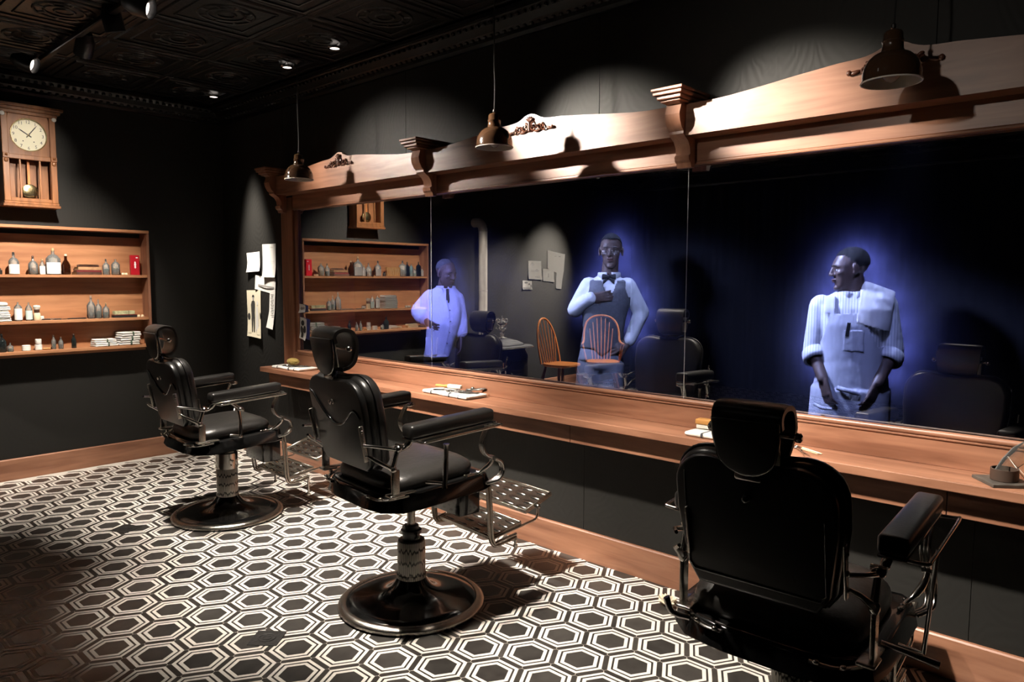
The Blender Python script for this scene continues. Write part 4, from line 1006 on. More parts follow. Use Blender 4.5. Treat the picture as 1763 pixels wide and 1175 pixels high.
o, pr = sheet('paper_note', [(-4.359, 1.467), (-4.357, 1.628), (-4.586, 1.623), (-4.588, 1.451)], FL, 'white notice with a small portrait on the stove wall')
pr([oval(-4.475, 1.55, 0.012, 0.02), rect(-4.49, 1.515, -4.46, 1.54)], 'ink_grey')
o, pr = sheet('old_photograph', [(-3.957, 1.356), (-3.957, 1.475), (-4.137, 1.467), (-4.138, 1.354)], FL, 'small dark snapshot lowest on the stove wall', cat='photograph')
pr([rect(-4.125, 1.362, -3.97, 1.385), oval(-4.03, 1.445, 0.035, 0.012), oval(-4.09, 1.425, 0.02, 0.012), oval(-4.12, 1.40, 0.012, 0.02)], 'ink')

# ------------------------------------------------------------------ things on the shelf
def bottle(y, z, w, h, label, glass_='glass_clear', neck=0.30, nr=0.22, stop='cork', lab=None, liquid=None, shoulder=0.62, square=False, x=0.085, name='bottle', lab_h=(0.05, 0.45), cat='bottle'):
    t = thing(name, label, cat, (x, y, z), 0, 'bottles on the wall shelf')
    r = w / 2; n = 4 if square else 20
    hb = h * shoulder; hn = h * 0.90
    pf = [(r * 0.88, 0.0), (r, 0.004), (r, hb * 0.96), (r * 0.93, hb), (r * 0.62, hb + (hn - hb) * 0.35), (r * nr * 1.15, hb + (hn - hb) * 0.55), (r * nr, hn * 0.97), (r * nr * 1.25, hn * 0.975), (r * nr * 1.25, hn), (r * nr * 0.8, hn)]
    wall = 0.0035
    inn = [(max(0.001, a - wall) if i > 0 else a - wall, b_ + (wall if b_ < 0.01 else 0)) for i, (a, b_) in enumerate(pf[:-2])]
    g = M()
    body = pf + [(max(0.002, r * nr - 0.002), hn)] + [(a, b_) for a, b_ in reversed(inn)]
    g.lathe(body, n if not square else 20, cap=True)
    bo = obj('glass_body', g, glass_, t, True, 50)
    if liquid:
        obj('liquid', M().lathe([(r * 0.8, wall + 0.0008), (r - wall - 0.0006, wall + 0.003), (r - wall - 0.0006, hb * 0.62), (0.001, hb * 0.62)], 20), liquid, t, True, 50)
    if stop:
        obj('stopper', M().lathe([(r * nr * 0.75, hn - 0.008), (r * nr * 0.78, hn + 0.002), (r * nr * (1.1 if stop != 'cork' else 0.95), hn + 0.003), (r * nr * 1.0, h), (r * nr * 0.6, h + 0.002)], 14), stop, t, True, 50)
    if lab:
        a0, a1 = R(-75), R(75); v = []; f = []
        for k in range(13):
            a = a0 + (a1 - a0) * k / 12
            for zz in (h * lab_h[0], h * lab_h[1]): v.append(((r + 0.0008) * math.cos(a), (r + 0.0008) * math.sin(a), zz))
        for k in range(12): f.append((2 * k, 2 * k + 2, 2 * k + 3, 2 * k + 1))
        obj('paper_label', M().add(v, f), lab, t, True, 60)
    return t
bottle(-1.616, Z1, 0.066, 0.158, 'clear bottle with white label and dark stopper, outermost left on the top shelf in view', lab='label_white', stop='cap_dark', lab_h=(0.03, 0.46))
bottle(-1.496, Z1, 0.062, 0.135, 'squat clear bottle with brown cap on the top shelf', stop='cap_brown', liquid='acrylic', shoulder=0.58)
bottle(-1.438, Z1, 0.037, 0.111, 'little corked vial with white label between two bigger bottles', lab='label_white', lab_h=(0.02, 0.55), neck=0.2, nr=0.42)
bottle(-1.365, Z1, 0.096, 0.196, 'biggest clear bottle, large white label and cork, top shelf', lab='label_white', lab_h=(0.03, 0.46), nr=0.20)
bottle(-1.281, Z1, 0.060, 0.153, 'dark brown bottle with pale cap beside the biggest bottle', 'glass_brown', stop='bone', nr=0.30, shoulder=0.5)
bottle(-1.002, Z1, 0.050, 0.122, 'small bottle of teal liquid next to the leather books', liquid='liquid_teal', stop='cap_dark')
bottle(-0.932, Z1, 0.062, 0.136, 'clear bottle of yellow liquid near the red box', liquid='liquid_yellow', stop=None)
bottle(-1.941, Z1, 0.080, 0.165, 'bottle of yellow tonic beside the patterned box', liquid='liquid_yellow', stop='cap_dark', shoulder=0.7)
bottle(-2.005, Z1, 0.050, 0.155, 'navy glass bottle on the far end of the top shelf', 'glass_navy', stop='cap_dark', shoulder=0.7)
bottle(-2.060, Z1, 0.045, 0.145, 'pale blue slim bottle on the far end of the top shelf', 'glass_blue', stop=None, shoulder=0.7)
bottle(-2.110, Z1, 0.040, 0.095, 'tiny green bottle between taller dark bottles', liquid='liquid_green', stop='cork')
bottle(-2.163, Z1, 0.055, 0.158, 'black glass bottle second from the far end of the top shelf', 'glass_navy', stop='nickel', shoulder=0.72)
bottle(-2.215, Z1, 0.030, 0.109, 'white-labelled vial at the far end of the top shelf', lab='label_white', stop='cork', lab_h=(0.03, 0.6))
bottle(-1.605, Z2, 0.050, 0.152, 'clear bottle with tall white label beside folded towels, middle shelf', lab='label_white', stop=None, lab_h=(0.06, 0.60), shoulder=0.66)
bottle(-1.538, Z2, 0.044, 0.149, 'clear bottle with pale blue label next to the shaving brush', lab='label_blue', stop=None, lab_h=(0.06, 0.50))
bottle(-1.121, Z2, 0.058, 0.175, 'tall empty clear bottle heading a trio on the middle shelf', 'glass_clear', stop='glass_clear', shoulder=0.6)
bottle(-1.066, Z2, 0.045, 0.144, 'green liquid bottle in the middle of a trio', liquid='liquid_green', stop='glass_clear', x=0.075)
bottle(-1.016, Z2, 0.048, 0.118, 'shortest of three bottles, half full of pale green, middle shelf', liquid='liquid_teal', stop='cork')
bottle(-1.715, Z3, 0.056, 0.132, 'dark grey glass bottle on the lowest shelf', 'glass_dark', stop='cap_dark')
bottle(-1.665, Z3, 0.040, 0.063, 'stubby green bottle on the lowest shelf', liquid='liquid_green', stop='glass_clear')
bottle(-1.388, Z3, 0.030, 0.105, 'slim green vial with brown cap on the lowest shelf', liquid='liquid_green', stop='cap_brown', nr=0.4)
bottle(-1.340, Z3, 0.033, 0.088, 'slim clear vial with dark liquid on the lowest shelf', liquid='glass_dark', stop='cap_brown', nr=0.4)
bottle(-1.252, Z3, 0.034, 0.107, 'solitary dark vial with brown cap on the lowest shelf', 'glass_dark', stop='cap_brown', nr=0.4)
def jar(y, z, w, h, label, x=0.085):
    t = thing('jar', label, 'jar', (x, y, z), 0, 'white porcelain jars')
    r = w / 2
    obj('pot', M().lathe([(r * 0.85, 0), (r, 0.004), (r, h * 0.62), (r * 0.93, h * 0.66)], 24), 'porcelain', t)
    obj('lid', M().lathe([(r * 0.99, h * 0.665), (r * 1.0, h * 0.70), (r * 0.98, h * 0.93), (r * 0.8, h)], 24), 'porcelain', t); return t
jar(-1.566, Z3, 0.056, 0.043, 'low white jar standing alone on the lowest shelf')
jar(-1.488, Z3, 0.048, 0.042, 'white jar carrying another jar on its lid'); jar(-1.488, Z3 + 0.0425, 0.042, 0.040, 'white jar stacked on top of another jar')
jar(-1.455, Z2, 0.044, 0.030, 'tiny white jar beside the shaving brush', x=0.05)
# shaving brush
t = thing('shaving_brush', 'upright shaving brush with cream handle and white bristles', 'brush', (0.085, -1.487, Z2))
obj('handle', M().lathe([(0.020, 0), (0.022, 0.004), (0.021, 0.05), (0.016, 0.056)], 20), 'bone', t)
obj('ferrule', M().lathe([(0.0155, 0.0563), (0.0175, 0.060), (0.0185, 0.078), (0.018, 0.080)], 20), 'cap_brown', t)
obj('bristles', M().lathe([(0.017, 0.0803), (0.022, 0.092), (0.024, 0.102), (0.019, 0.110), (0.0, 0.113)], 20), 'bristle', t)
# folded towels
def towel(x, y, z, sx, sy, sz, label, rz=0.0, stripe=None, name='folded_towel', group='folded towels on the shelf', layers=2):
    t = thing(name, label, 'towel', (x, y, z), rz, group)
    b = M()
    for k in range(layers):
        h = sz / layers
        b.box((random.uniform(-0.002, 0.002), random.uniform(-0.003, 0.003), h * (k + 0.5)), (sx - 0.003 * k, sy - 0.004 * k, h * 0.985), h * 0.45, 3)
    obj('cloth', b, 'towel_white', t, True, 70)
    if stripe:
        obj('stripe', M().box((0, sy * 0.08, sz / 2), (sx + 0.003, 0.007, sz + 0.002), sz * 0.3, 2), stripe, t, True, 70)
    return t
zt = Z2
for k, lab in enumerate(('lowest folded towel of the tall pile on the middle shelf', 'second folded towel up in the tall pile', 'middle folded towel of the tall pile', 'fourth folded towel up in the tall pile')):
    towel(0.075 + 0.003 * (k % 2), -1.745 - 0.004 * (k % 3), zt, 0.125, 0.175 - 0.004 * k, 0.027, lab, R(random.uniform(-2, 2)), None, layers=2); zt += 0.0272
towel(0.075, -1.752, zt, 0.115, 0.150, 0.030, 'crumpled topmost towel of the tall pile', R(5), None, layers=1)
towel(0.078, -1.037, Z3, 0.115, 0.165, 0.030, 'green-striped towel lying under another beside the taller towel pile', R(2), 'stripe_green')
towel(0.076, -1.040, Z3 + 0.0304, 0.110, 0.160, 0.028, 'green-striped towel on top of the shorter pair, lowest shelf', R(-3), 'stripe_green')
for k, lab in enumerate(('lowest striped towel in the pile behind the chair headrest', 'middle striped towel in the pile behind the chair headrest', 'top striped towel in the pile behind the chair headrest')):
    towel(0.078, -0.866 + 0.004 * k, Z3 + 0.0355 * k, 0.118, 0.158, 0.035, lab, R((-2, 3, 9)[k]), 'stripe_green')
# books, boxes, small things
zb = Z1
for w_, d_, h_, m_, lab, dy in ((0.180, 0.11, 0.020, 'book_leather', 'dark leather book at the bottom of a pile of three', 0), (0.172, 0.105, 0.015, 'book_red', 'thin red leather book in the middle of a pile of three', 0.004), (0.165, 0.10, 0.024, 'book_tan', 'worn tan book on top of a pile of three', 0.008)):
    t = thing('book', lab, 'book', (0.08, -1.139 + dy, zb), R(random.uniform(-3, 3)), 'old books lying on the top shelf')
    cv = M().box((0, 0, 0.0015), (d_, w_, 0.003), 0.001, 1); cv.box((0, 0, h_ - 0.0015), (d_, w_, 0.003), 0.001, 1); cv.box((d_ / 2 - 0.0015, 0, h_ / 2), (0.003, w_, h_), 0.001, 1)
    obj('cover', cv, m_, t, False); obj('pages', M().box((-0.002, 0, h_ / 2), (d_ - 0.008, w_ - 0.008, h_ - 0.0064)), 'paper_cream', t, False); zb += h_ + 0.0004
t = thing('spectacle_case', 'dark rolled leather case on top of the old books', 'case', (0.07, -1.125, zb))
obj('roll', M().tube([(0, -0.075, 0.008), (0, 0.075, 0.008)], 0.0078, 12), 'book_leather', t); obj('flap', M().box((0.004, 0.0, 0.0165), (0.02, 0.13, 0.002), 0.0005, 1), 'cap_dark', t)
t = thing('red_box', 'upright glossy red box with white crest on the top shelf', 'box', (0.085, -0.790, Z1), R(-4))
obj('carton', M().box((0, 0, 0.079), (0.034, 0.066, 0.158), 0.002, 1), 'tin_red', t, False)
bb = M()
for pl in ([(0.0, 0.050), (0.007, 0.058), (0.005, 0.075), (0.009, 0.082), (0.005, 0.090), (0.006, 0.100), (0.0, 0.110), (-0.006, 0.100), (-0.005, 0.090), (-0.009, 0.082), (-0.005, 0.075), (-0.007, 0.058)], oval(0.014, 0.138, 0.009, 0.005)):
    k = len(bb.v); bb.v += [Vector((0.0176, a, b_)) for a, b_ in pl]; bb.f.append(tuple(range(k, k + len(pl))))
obj('crest', bb, 'label_white', t, False)
t = thing('patterned_box', 'flat tan carton with pale branching pattern on the top shelf', 'box', (0.08, -1.812, Z1), R(3))
obj('carton', M().box((0, 0, 0.048), (0.04, 0.165, 0.096), 0.002, 1), 'box_tan', t, False)
bb = M()
for a in range(7):
    y0 = -0.075 + 0.024 * a; k = len(bb.v); bb.v += [Vector((0.0206, y0, 0.01)), Vector((0.0206, y0 + 0.005, 0.01)), Vector((0.0206, y0 + 0.02 - 0.006 * (a % 3), 0.085)), Vector((0.0206, y0 + 0.014 - 0.006 * (a % 3), 0.085))]; bb.f.append((k, k + 1, k + 2, k + 3))
obj('pattern', bb, 'box_mark', t, False)
tag(obj('ink_pot', M().lathe([(0.016, 0), (0.018, 0.003), (0.018, 0.028), (0.010, 0.034), (0.012, 0.042)], 16, c=(0.075, -1.704, Z1)), 'cap_dark', None), 'small black ink pot beside the patterned box', 'pot')
def pebble(y, z, lab, r=0.011, x=0.1, nm='cork_stopper', mat='bone'):
    tag(obj(nm, M().lathe([(r * 0.75, 0), (r, 0.002), (r * 0.85, r * 1.4), (r * 0.7, r * 1.55)], 12, c=(x, y, z)), mat, None), lab, 'stopper', 'loose cork stoppers')
pebble(-0.884, Z1, 'loose cork stopper by the yellow bottle on the top shelf'); pebble(-0.862, Z1, 'loose cork stopper nearer the red box on the top shelf', x=0.11); pebble(-0.870, Z1, 'loose cork stopper behind two others on the top shelf', x=0.075)
pebble(-0.777, Z2, 'loose cork stopper beside the pale strop case', 0.012); pebble(-0.749, Z2, 'loose cork stopper at the end of the middle shelf', 0.012)
for dy, lab in ((-0.014, 'tan peg lying beside the stacked jars'), (0.010, 'tan peg lying near the slim green vial')):
    tag(obj('wooden_peg', M().tube([(0.09, -1.433 + dy - 0.012, Z3 + 0.0082), (0.10, -1.433 + dy + 0.010, Z3 + 0.0082)], 0.008, 10), 'box_tan', None), lab, 'peg')
t = thing('strop_case', 'long pale green case resting on a dark box, middle shelf', 'case', (0.085, -0.886, Z2 + 0.0235), R(3))
obj('case_body', M().box((0, 0, 0.0145), (0.045, 0.155, 0.029), 0.003, 2), 'box_green', t, False); obj('case_band', M().box((0, 0.03, 0.0145), (0.0462, 0.004, 0.0302), 0.001, 1), 'cap_brown', t, False)
t = thing('dark_box', 'low dark box under the pale strop case', 'box', (0.085, -0.882, Z2), R(-3))
obj('box_body', M().box((0, 0, 0.009), (0.06, 0.172, 0.018), 0.002, 1), 'cap_dark', t, False); obj('box_lid', M().box((0, 0, 0.0208), (0.062, 0.174, 0.005), 0.001, 1), 'book_red', t, False)
def scissors(x, y, z, rz, s, label, mat='steel', group='barber scissors'):
    t = thing('scissors', label, 'scissors', (x, y, z), rz, group)
    for k in (-1, 1):
        a = R(7 * k); X = Matrix.Translation((0, 0, 0.002 + 0.0025 * (k + 1) / 2)) @ Matrix.Rotation(a, 4, 'Z')
        b = M(); b.add([(0, -0.005 * s, 0), (0.085 * s, 0, 0), (0, 0.005 * s, 0), (-0.05 * s, 0.003 * s, 0), (-0.05 * s, -0.003 * s, 0), (0, -0.005 * s, 0.002), (0.085 * s, 0, 0.002), (0, 0.005 * s, 0.002), (-0.05 * s, 0.003 * s, 0.002), (-0.05 * s, -0.003 * s, 0.002)],
              [(4, 3, 2, 1, 0), (5, 6, 7, 8, 9)] + [(i, (i + 1) % 5, 5 + (i + 1) % 5, 5 + i) for i in range(5)], X)
        b.tube([(-0.062 * s + 0.013 * s * math.cos(q), k * 0.004 * s + 0.011 * s * math.sin(q), 0.001) for q in [2 * math.pi * j / 12 for j in range(12)]], 0.0025 * s, 6, True, X)
        obj('blade', b, mat, t, True, 40)
    obj('pivot', M().lathe([(0.003 * s, 0.0), (0.003 * s, 0.0085), (0.002 * s, 0.0095)], 10), mat, t); return t
scissors(0.095, -1.335, Z2, R(80), 0.9, 'scissors with dark handles lying in the middle of the middle shelf')
def razor(x, y, z, rz, label, open_=25):
    t = thing('straight_razor', label, 'razor', (x, y, z), rz, 'straight razors')
    obj('scales', M().box((0, 0, 0.005), (0.13, 0.014, 0.009), 0.003, 2), 'cap_dark', t, True)
    obj('blade', M().box((0, 0, 0), (0.085, 0.018, 0.003), 0.001, 1, None, Matrix.Translation((0.062, 0, 0.0045)) @ Matrix.Rotation(R(open_), 4, 'Z') @ Matrix.Translation((0.045, 0, 0))), 'steel', t, False); return t
razor(0.08, -1.395, Z2, R(75), 'straight razor at the shaving-brush end of the tool row'); razor(0.085, -1.225, Z2, R(95), 'straight razor next to the trio of bottles', 12)
for y, lab in ((-1.99, 'small glass dish behind the towel pile'), (-2.03, 'second small glass dish at the far end of the middle shelf')):
    tag(obj('glass_dish', M().lathe([(0.012, 0), (0.017, 0.003), (0.020, 0.022), (0.018, 0.022), (0.015, 0.005), (0.0, 0.004)], 16, c=(0.085, y, Z2)), 'glass_clear', None), lab, 'dish')
tag(obj('label_card', M().box((0.10, -2.085, Z2 + 0.016), (0.003, 0.035, 0.031), 0.0005, 1), 'label_white', None, False), 'small white card standing at the far end of the middle shelf', 'card')
t = thing('barber_duster', 'pale wooden-handled neck duster lying on the lowest shelf', 'brush', (0.085, -1.835, Z3))
obj('bristles', M().tube([(0, 0.070, 0.022), (0, -0.015, 0.018)], [0.0215, 0.0165], 14), 'bristle', t); obj('handle', M().tube([(0, -0.016, 0.018), (0, -0.03, 0.017), (0, -0.07, 0.012), (0, -0.085, 0.011)], [0.0165, 0.012, 0.011, 0.008], 12), 'bone', t)
for dz_, dy, lab in ((0.0, 0.0, 'pale wooden block at the far end of the lowest shelf'), (0.0225, 0.008, 'pale wooden block stacked on another block')):
    tag(obj('wooden_block', M().box((0.085, -2.067 + dy, Z3 + 0.0112 + dz_), (0.05, 0.135, 0.022), 0.002, 1), 'bone', None, False), lab, 'block')
t = thing('hand_clippers', 'shiny hand clippers at the far end of the lowest shelf', 'clippers', (0.09, -2.185, Z3), R(70))
b = M(); b.tube(bez([(-0.01, 0.012, 0.012), (-0.05, 0.024, 0.012), (-0.09, 0.016, 0.014)], 5), 0.005, 8); b.tube(bez([(-0.01, -0.012, 0.012), (-0.05, -0.024, 0.012), (-0.09, -0.016, 0.014)], 5), 0.005, 8)
obj('handles', b, 'nickel', t); obj('comb_plate', M().box((0.012, 0, 0.012), (0.045, 0.036, 0.012), 0.003, 1), 'nickel', t, False)

# ------------------------------------------------------------------ things on the counter
ZCT = 0.8068
def counter_towel(x, y, sx, sy, rz, label):
    t = thing('counter_towel', label, 'towel', (x, y, ZCT), rz, 'white towels laid along the counter')
    b = M()
    for k in range(5):
        b.box((-sx / 2 + sx * (k + 0.5) / 5, 0, 0.0105 + 0.001 * math.sin(k * 2.1)), (sx / 5 + 0.012, sy - 0.006 * (k % 2), 0.019), 0.008, 3)
    obj('cloth', b, 'towel_white', t, True, 80)
    b = M()
    for k in (-0.30, 0.12, 0.33): b.box((sx * k, 0, 0.0108), (0.006, sy + 0.002, 0.0222), 0.007, 2)
    obj('stripes', b, 'stripe_dark', t, True, 80); return t
def comb(x, y, z, rz, label, mat='cap_dark', L_=0.15):
    t = thing('comb', label, 'comb', (x, y, z), rz, 'barber combs')
    obj('spine', M().box((0, 0.008, 0.0022), (L_, 0.008, 0.004), 0.001, 1), mat, t, False)
    b = M()
    for k in range(30): b.box((-L_ / 2 + 0.004 + (L_ - 0.008) * k / 29, -0.004, 0.002), (0.0022, 0.017, 0.0025))
    o = obj('teeth', b, mat, t, False); return t
counter_towel(3.145, -0.135, 0.40, 0.165, R(-3), 'white striped towel with tools under the middle pendant')
zt = ZCT + 0.0235
t = thing('hair_brush', 'wooden-handled brush with cream bristles on the towel behind the middle chair', 'brush', (3.03, -0.085, zt), R(12))
obj('handle', M().tube([(-0.085, 0, 0.010), (-0.06, 0, 0.011), (-0.03, 0, 0.010), (0.005, 0, 0.012)], [0.009, 0.0095, 0.008, 0.0115], 10), 'brush_wood', t); obj('bristles', M().box((0.055, 0, 0.013), (0.10, 0.026, 0.024), 0.006, 2), 'bristle', t)
scissors(3.16, -0.125, zt, R(35), 1.0, 'steel scissors laid open on the middle towel'); scissors(3.20, -0.150, zt, R(62), 0.9, 'steel thinning shears beside the scissors on the middle towel')
comb(3.08, -0.155, zt, R(20), 'black comb on the middle towel'); comb(3.27, -0.135, zt, R(25), 'black comb at the right end of the middle towel', L_=0.13)
t = thing('hand_clippers', 'nickel hand clippers upright among scissors on the middle towel', 'clippers', (3.245, -0.085, zt), R(205))
b = M(); b.tube(bez([(-0.01, 0.010, 0.014), (-0.05, 0.022, 0.018), (-0.085, 0.012, 0.022)], 5), 0.0045, 8); b.tube(bez([(-0.01, -0.010, 0.014), (-0.05, -0.022, 0.018), (-0.085, -0.012, 0.022)], 5), 0.0045, 8)
obj('handles', b, 'nickel', t); b = M().box((0.012, 0, 0.012), (0.04, 0.034, 0.014), 0.003, 1); b.ell((-0.006, 0, 0.022), (0.012, 0.012, 0.008)); obj('comb_plate', b, 'nickel', t)
counter_towel(1.345, -0.125, 0.36, 0.165, R(2), 'white towel with tools at the left end of the counter')
t = thing('bath_sponge', 'rounded mustard sponge on the left counter towel', 'sponge', (1.285, -0.10, zt)); b = M().ell((0, 0, 0.026), (0.062, 0.042, 0.0255), None, 20, 12)
for v_ in b.v: v_ += Vector((random.uniform(-1, 1), random.uniform(-1, 1), random.uniform(0, 1))) * 0.002
obj('sponge_body', b, 'sponge', t)
scissors(1.36, -0.14, zt, R(20), 0.95, 'steel scissors on the left counter towel'); comb(1.43, -0.12, zt, R(35), 'black comb on the left counter towel'); scissors(1.21, -0.135, zt, R(200), 0.8, 'small scissors in front of the mustard sponge'); comb(1.33, -0.175, zt, R(4), 'black comb at the near edge of the left towel', L_=0.12)
counter_towel(4.93, -0.130, 0.40, 0.165, R(-2), 'white towel partly hidden behind the nearest headrest')
t = thing('clothes_brush', 'blocky wooden brush on the towel behind the nearest headrest', 'brush', (4.795, -0.10, zt), R(5))
obj('block', M().box((0, 0, 0.031), (0.13, 0.05, 0.024), 0.006, 2), 'brush_wood', t); obj('bristles', M().box((0, 0, 0.0095), (0.12, 0.042, 0.018), 0.002, 1), 'bristle', t)
scissors(5.225, -0.16, ZCT + 0.0008, R(-55), 1.1, 'open scissors lying directly on the counter beside the nearest headrest'); comb(5.245, -0.125, ZCT + 0.001, R(-30), 'pale bone comb behind the counter scissors', 'bone', 0.12)
# dressing stand at the right end
t = thing('slate_board', 'square slate board set cornerwise on the right of the counter', 'board', (5.905, -0.135, ZCT), R(38))
obj('board_slab', M().box((0, 0, 0.0055), (0.135, 0.135, 0.011), 0.001, 1), 'slate_plate', t, False)
t = thing('shaving_bowl', 'round dark brown bowl on the slate board', 'bowl', (5.908, -0.135, ZCT + 0.0112))
obj('bowl_wall', M().lathe([(0.040, 0), (0.042, 0.002), (0.042, 0.040), (0.040, 0.041), (0.038, 0.040), (0.038, 0.006), (0.0, 0.006)], 32), 'bowl_brown', t, True, 40)
t = thing('acrylic_stand', 'leaning clear acrylic fan propped in the brown bowl', 'stand', (5.908, -0.135, ZCT + 0.018))
XA = Matrix.Translation((-0.028, 0.0, 0)) @ Matrix.Rotation(R(42.8), 4, 'Z') @ Matrix.Rotation(R(48), 4, 'Y')
fan = [(-0.012, 0.0), (0.012, 0.0), (0.030, 0.06), (0.036, 0.11), (0.026, 0.155), (0.0, 0.17), (-0.026, 0.155), (-0.036, 0.11), (-0.030, 0.06)]
obj('fan_blade', M().slab(fan, 0.006, 0.002, 2, XA), 'acrylic', t, True, 40)
for s in (-1, 1): obj('prop_wire', M().tube([XA @ Vector((s * 0.02, 0.006, 0.08)), Vector((0.06, 0.045 + s * 0.02, -0.006))], 0.0012, 6), 'porcelain', t)

# ------------------------------------------------------------------ floor things
for (x, y, a), lab in (((3.597, -1.613, 40), 'black square marker with embossed ring on the floor before the middle chair'), ((1.745, -1.508, 25), 'black square marker with embossed ring on the floor before the farthest chair')):
    t = thing('floor_marker', lab, 'mat', (x, y, 0.0006), R(a))
    obj('square_pad', M().box((0, 0, 0.001), (0.125, 0.125, 0.002), 0.0008, 1), 'marker_black', t, False)
    b = M()
    for r_ in (0.018, 0.034): b.tube([(r_ * math.cos(2 * math.pi * k / 28), r_ * math.sin(2 * math.pi * k / 28), 0.0022) for k in range(28)], 0.0018, 5, True)
    obj('embossed_ring', b, 'marker_black', t)
b = M().ell((0, 0, 0.022), (0.042, 0.026, 0.022), None, 16, 10)
for v_ in b.v:
    k = 1 + 0.35 * math.sin(v_.x * 210 + v_.y * 150) * math.sin(v_.y * 260 + v_.z * 190); v_.x *= k; v_.y *= k; v_.z = max(0.0008, v_.z * k)
tag(obj('crumpled_tissue', b, 'tissue', None, False), 'crumpled cream tissue on the tiles left of the nearest chair', 'tissue').location = (4.655, -0.20, 0)

# ------------------------------------------------------------------ stove, seen in the mirror
SX, SYY = 0.44, -3.12
st = thing('cast_iron_stove', 'black cast iron stove with nickel urn finial beside the shelf wall', 'stove', (SX, SYY, 0))
def rr(hx, hy, z, e=0.35, n=32, cx=0.0):
    out = []
    for i in range(n):
        a = 2 * math.pi * i / n; c, s = math.cos(a), math.sin(a); out.append((cx + hx * math.copysign(abs(c) ** e, c), hy * math.copysign(abs(s) ** e, s), z))
    return out
obj('firebox', M().loft([rr(0.20, 0.24, 0.16), rr(0.225, 0.265, 0.20), rr(0.225, 0.265, 0.60), rr(0.20, 0.24, 0.66), rr(0.19, 0.23, 0.69)]), 'iron', st, True, 40)
obj('top_plate', M().loft([rr(0.25, 0.30, 0.690), rr(0.268, 0.318, 0.697), rr(0.268, 0.318, 0.716), rr(0.25, 0.30, 0.724)]), 'iron', st, True, 40)
obj('nickel_band', M().tube([(x, y, 0.706) for x, y, z in rr(0.270, 0.320, 0)], 0.006, 6, True), 'nickel', st)
obj('lid_dome', M().loft([rr(0.20, 0.24, 0.725, 0.5), rr(0.19, 0.23, 0.745, 0.5), rr(0.14, 0.17, 0.775, 0.6), rr(0.08, 0.10, 0.795, 0.8), rr(0.05, 0.06, 0.800, 1)]), 'iron', st, True, 50)
fu = [(0.058, 0.800), (0.060, 0.806), (0.035, 0.814), (0.018, 0.826), (0.022, 0.846), (0.030, 0.856), (0.020, 0.864), (0.014, 0.878), (0.028, 0.890), (0.052, 0.902), (0.054, 0.912), (0.036, 0.920), (0.030, 0.940), (0.044, 0.955), (0.060, 0.972), (0.062, 0.985), (0.050, 0.998), (0.030, 1.006), (0.014, 1.016), (0.018, 1.026), (0.010, 1.036), (0.006, 1.050), (0.010, 1.058), (0.0, 1.070)]
fn = obj('urn_finial', M().lathe(fu, 28), 'nickel', st, True, 50)
b = M()
for k in range(6):
    a = math.pi * k / 3; c, s = math.cos(a), math.sin(a)
    b.tube(bez([(0.050 * c, 0.050 * s, 0.985), (0.070 * c, 0.070 * s, 1.005), (0.058 * c, 0.058 * s, 1.030), (0.040 * c, 0.040 * s, 1.018)], 4), 0.006, 6)
    if k % 2 == 0: b.tube(bez([(0.045 * c, 0.045 * s, 0.905), (0.070 * c, 0.070 * s, 0.915), (0.066 * c, 0.066 * s, 0.935)], 4), 0.006, 6)
obj('urn_scrolls', b, 'nickel', fn)
dr = obj('fire_door', M().slab([(-0.13, 0.26), (0.13, 0.26), (0.13, 0.50), (0.08, 0.555), (-0.08, 0.555), (-0.13, 0.50)], 0.020, 0.006, 2, Matrix.Translation((0.224, 0, 0)) @ Matrix.Rotation(R(90), 4, 'Z') @ Matrix.Translation((0, -0.018, 0))), 'iron', st, True, 40)
b = M()
for k in range(4): b.tube([(0.2445, -0.09, 0.30 + 0.05 * k), (0.2445, 0.09, 0.30 + 0.05 * k)], 0.006, 6)
obj('door_louvre', b, 'iron', dr); obj('door_knob', M().ell((0.262, 0.11, 0.42), (0.014, 0.014, 0.014)), 'nickel', dr)
sd = M().slab([(-0.12, 0.26), (0.12, 0.26), (0.12, 0.50), (0.0, 0.55), (-0.12, 0.50)], 0.012, 0.004, 2, Matrix.Translation((0, -0.272, 0)))
for k in range(5): sd.ell((-0.08 + 0.04 * k, -0.274, 0.36 + 0.03 * math.sin(k)), (0.014, 0.006, 0.045))
obj('side_panel', sd, 'iron', st, True, 40)
for sx in (-1, 1):
    for sy in (-1, 1):
        lg = M().tube(bez([(sx * 0.17, sy * 0.21, 0.17), (sx * 0.21, sy * 0.25, 0.12), (sx * 0.22, sy * 0.26, 0.06), (sx * 0.26, sy * 0.30, 0.012)], 6), [0.03] * 6 + [0.024] * 6 + [0.018] * 7, 10)
        obj('leg', lg, 'nickel', st)
obj('hearth_plate', M().box((0.25, 0, 0.185), (0.12, 0.40, 0.02), 0.005, 1), 'iron', st, True, 40)
b = M().tube(bez([(-0.285, 0.03, 0.60), (-0.285, 0.03, 1.2), (-0.285, 0.03, 2.02), (-0.287, 0.03, 2.06), (-0.30, 0.03, 2.11), (-0.335, 0.03, 2.145), (-0.385, 0.03, 2.155), (-0.433, 0.03, 2.155)], 4), 0.054, 20)
pi = obj('stove_pipe', b, 'pipe_tin', st, True, 60)
b = M()
for z in (2.045, 1.35): b.lathe([(0.0545, -0.006), (0.058, -0.003), (0.058, 0.003), (0.0545, 0.006)], 20, c=(-0.285, 0.03, z), cap=False)
obj('pipe_collar', b, 'pipe_tin', pi); obj('flue_box', M().box((-0.245, 0.03, 0.62), (0.05, 0.12, 0.10), 0.006, 1), 'iron', st, True, 40)

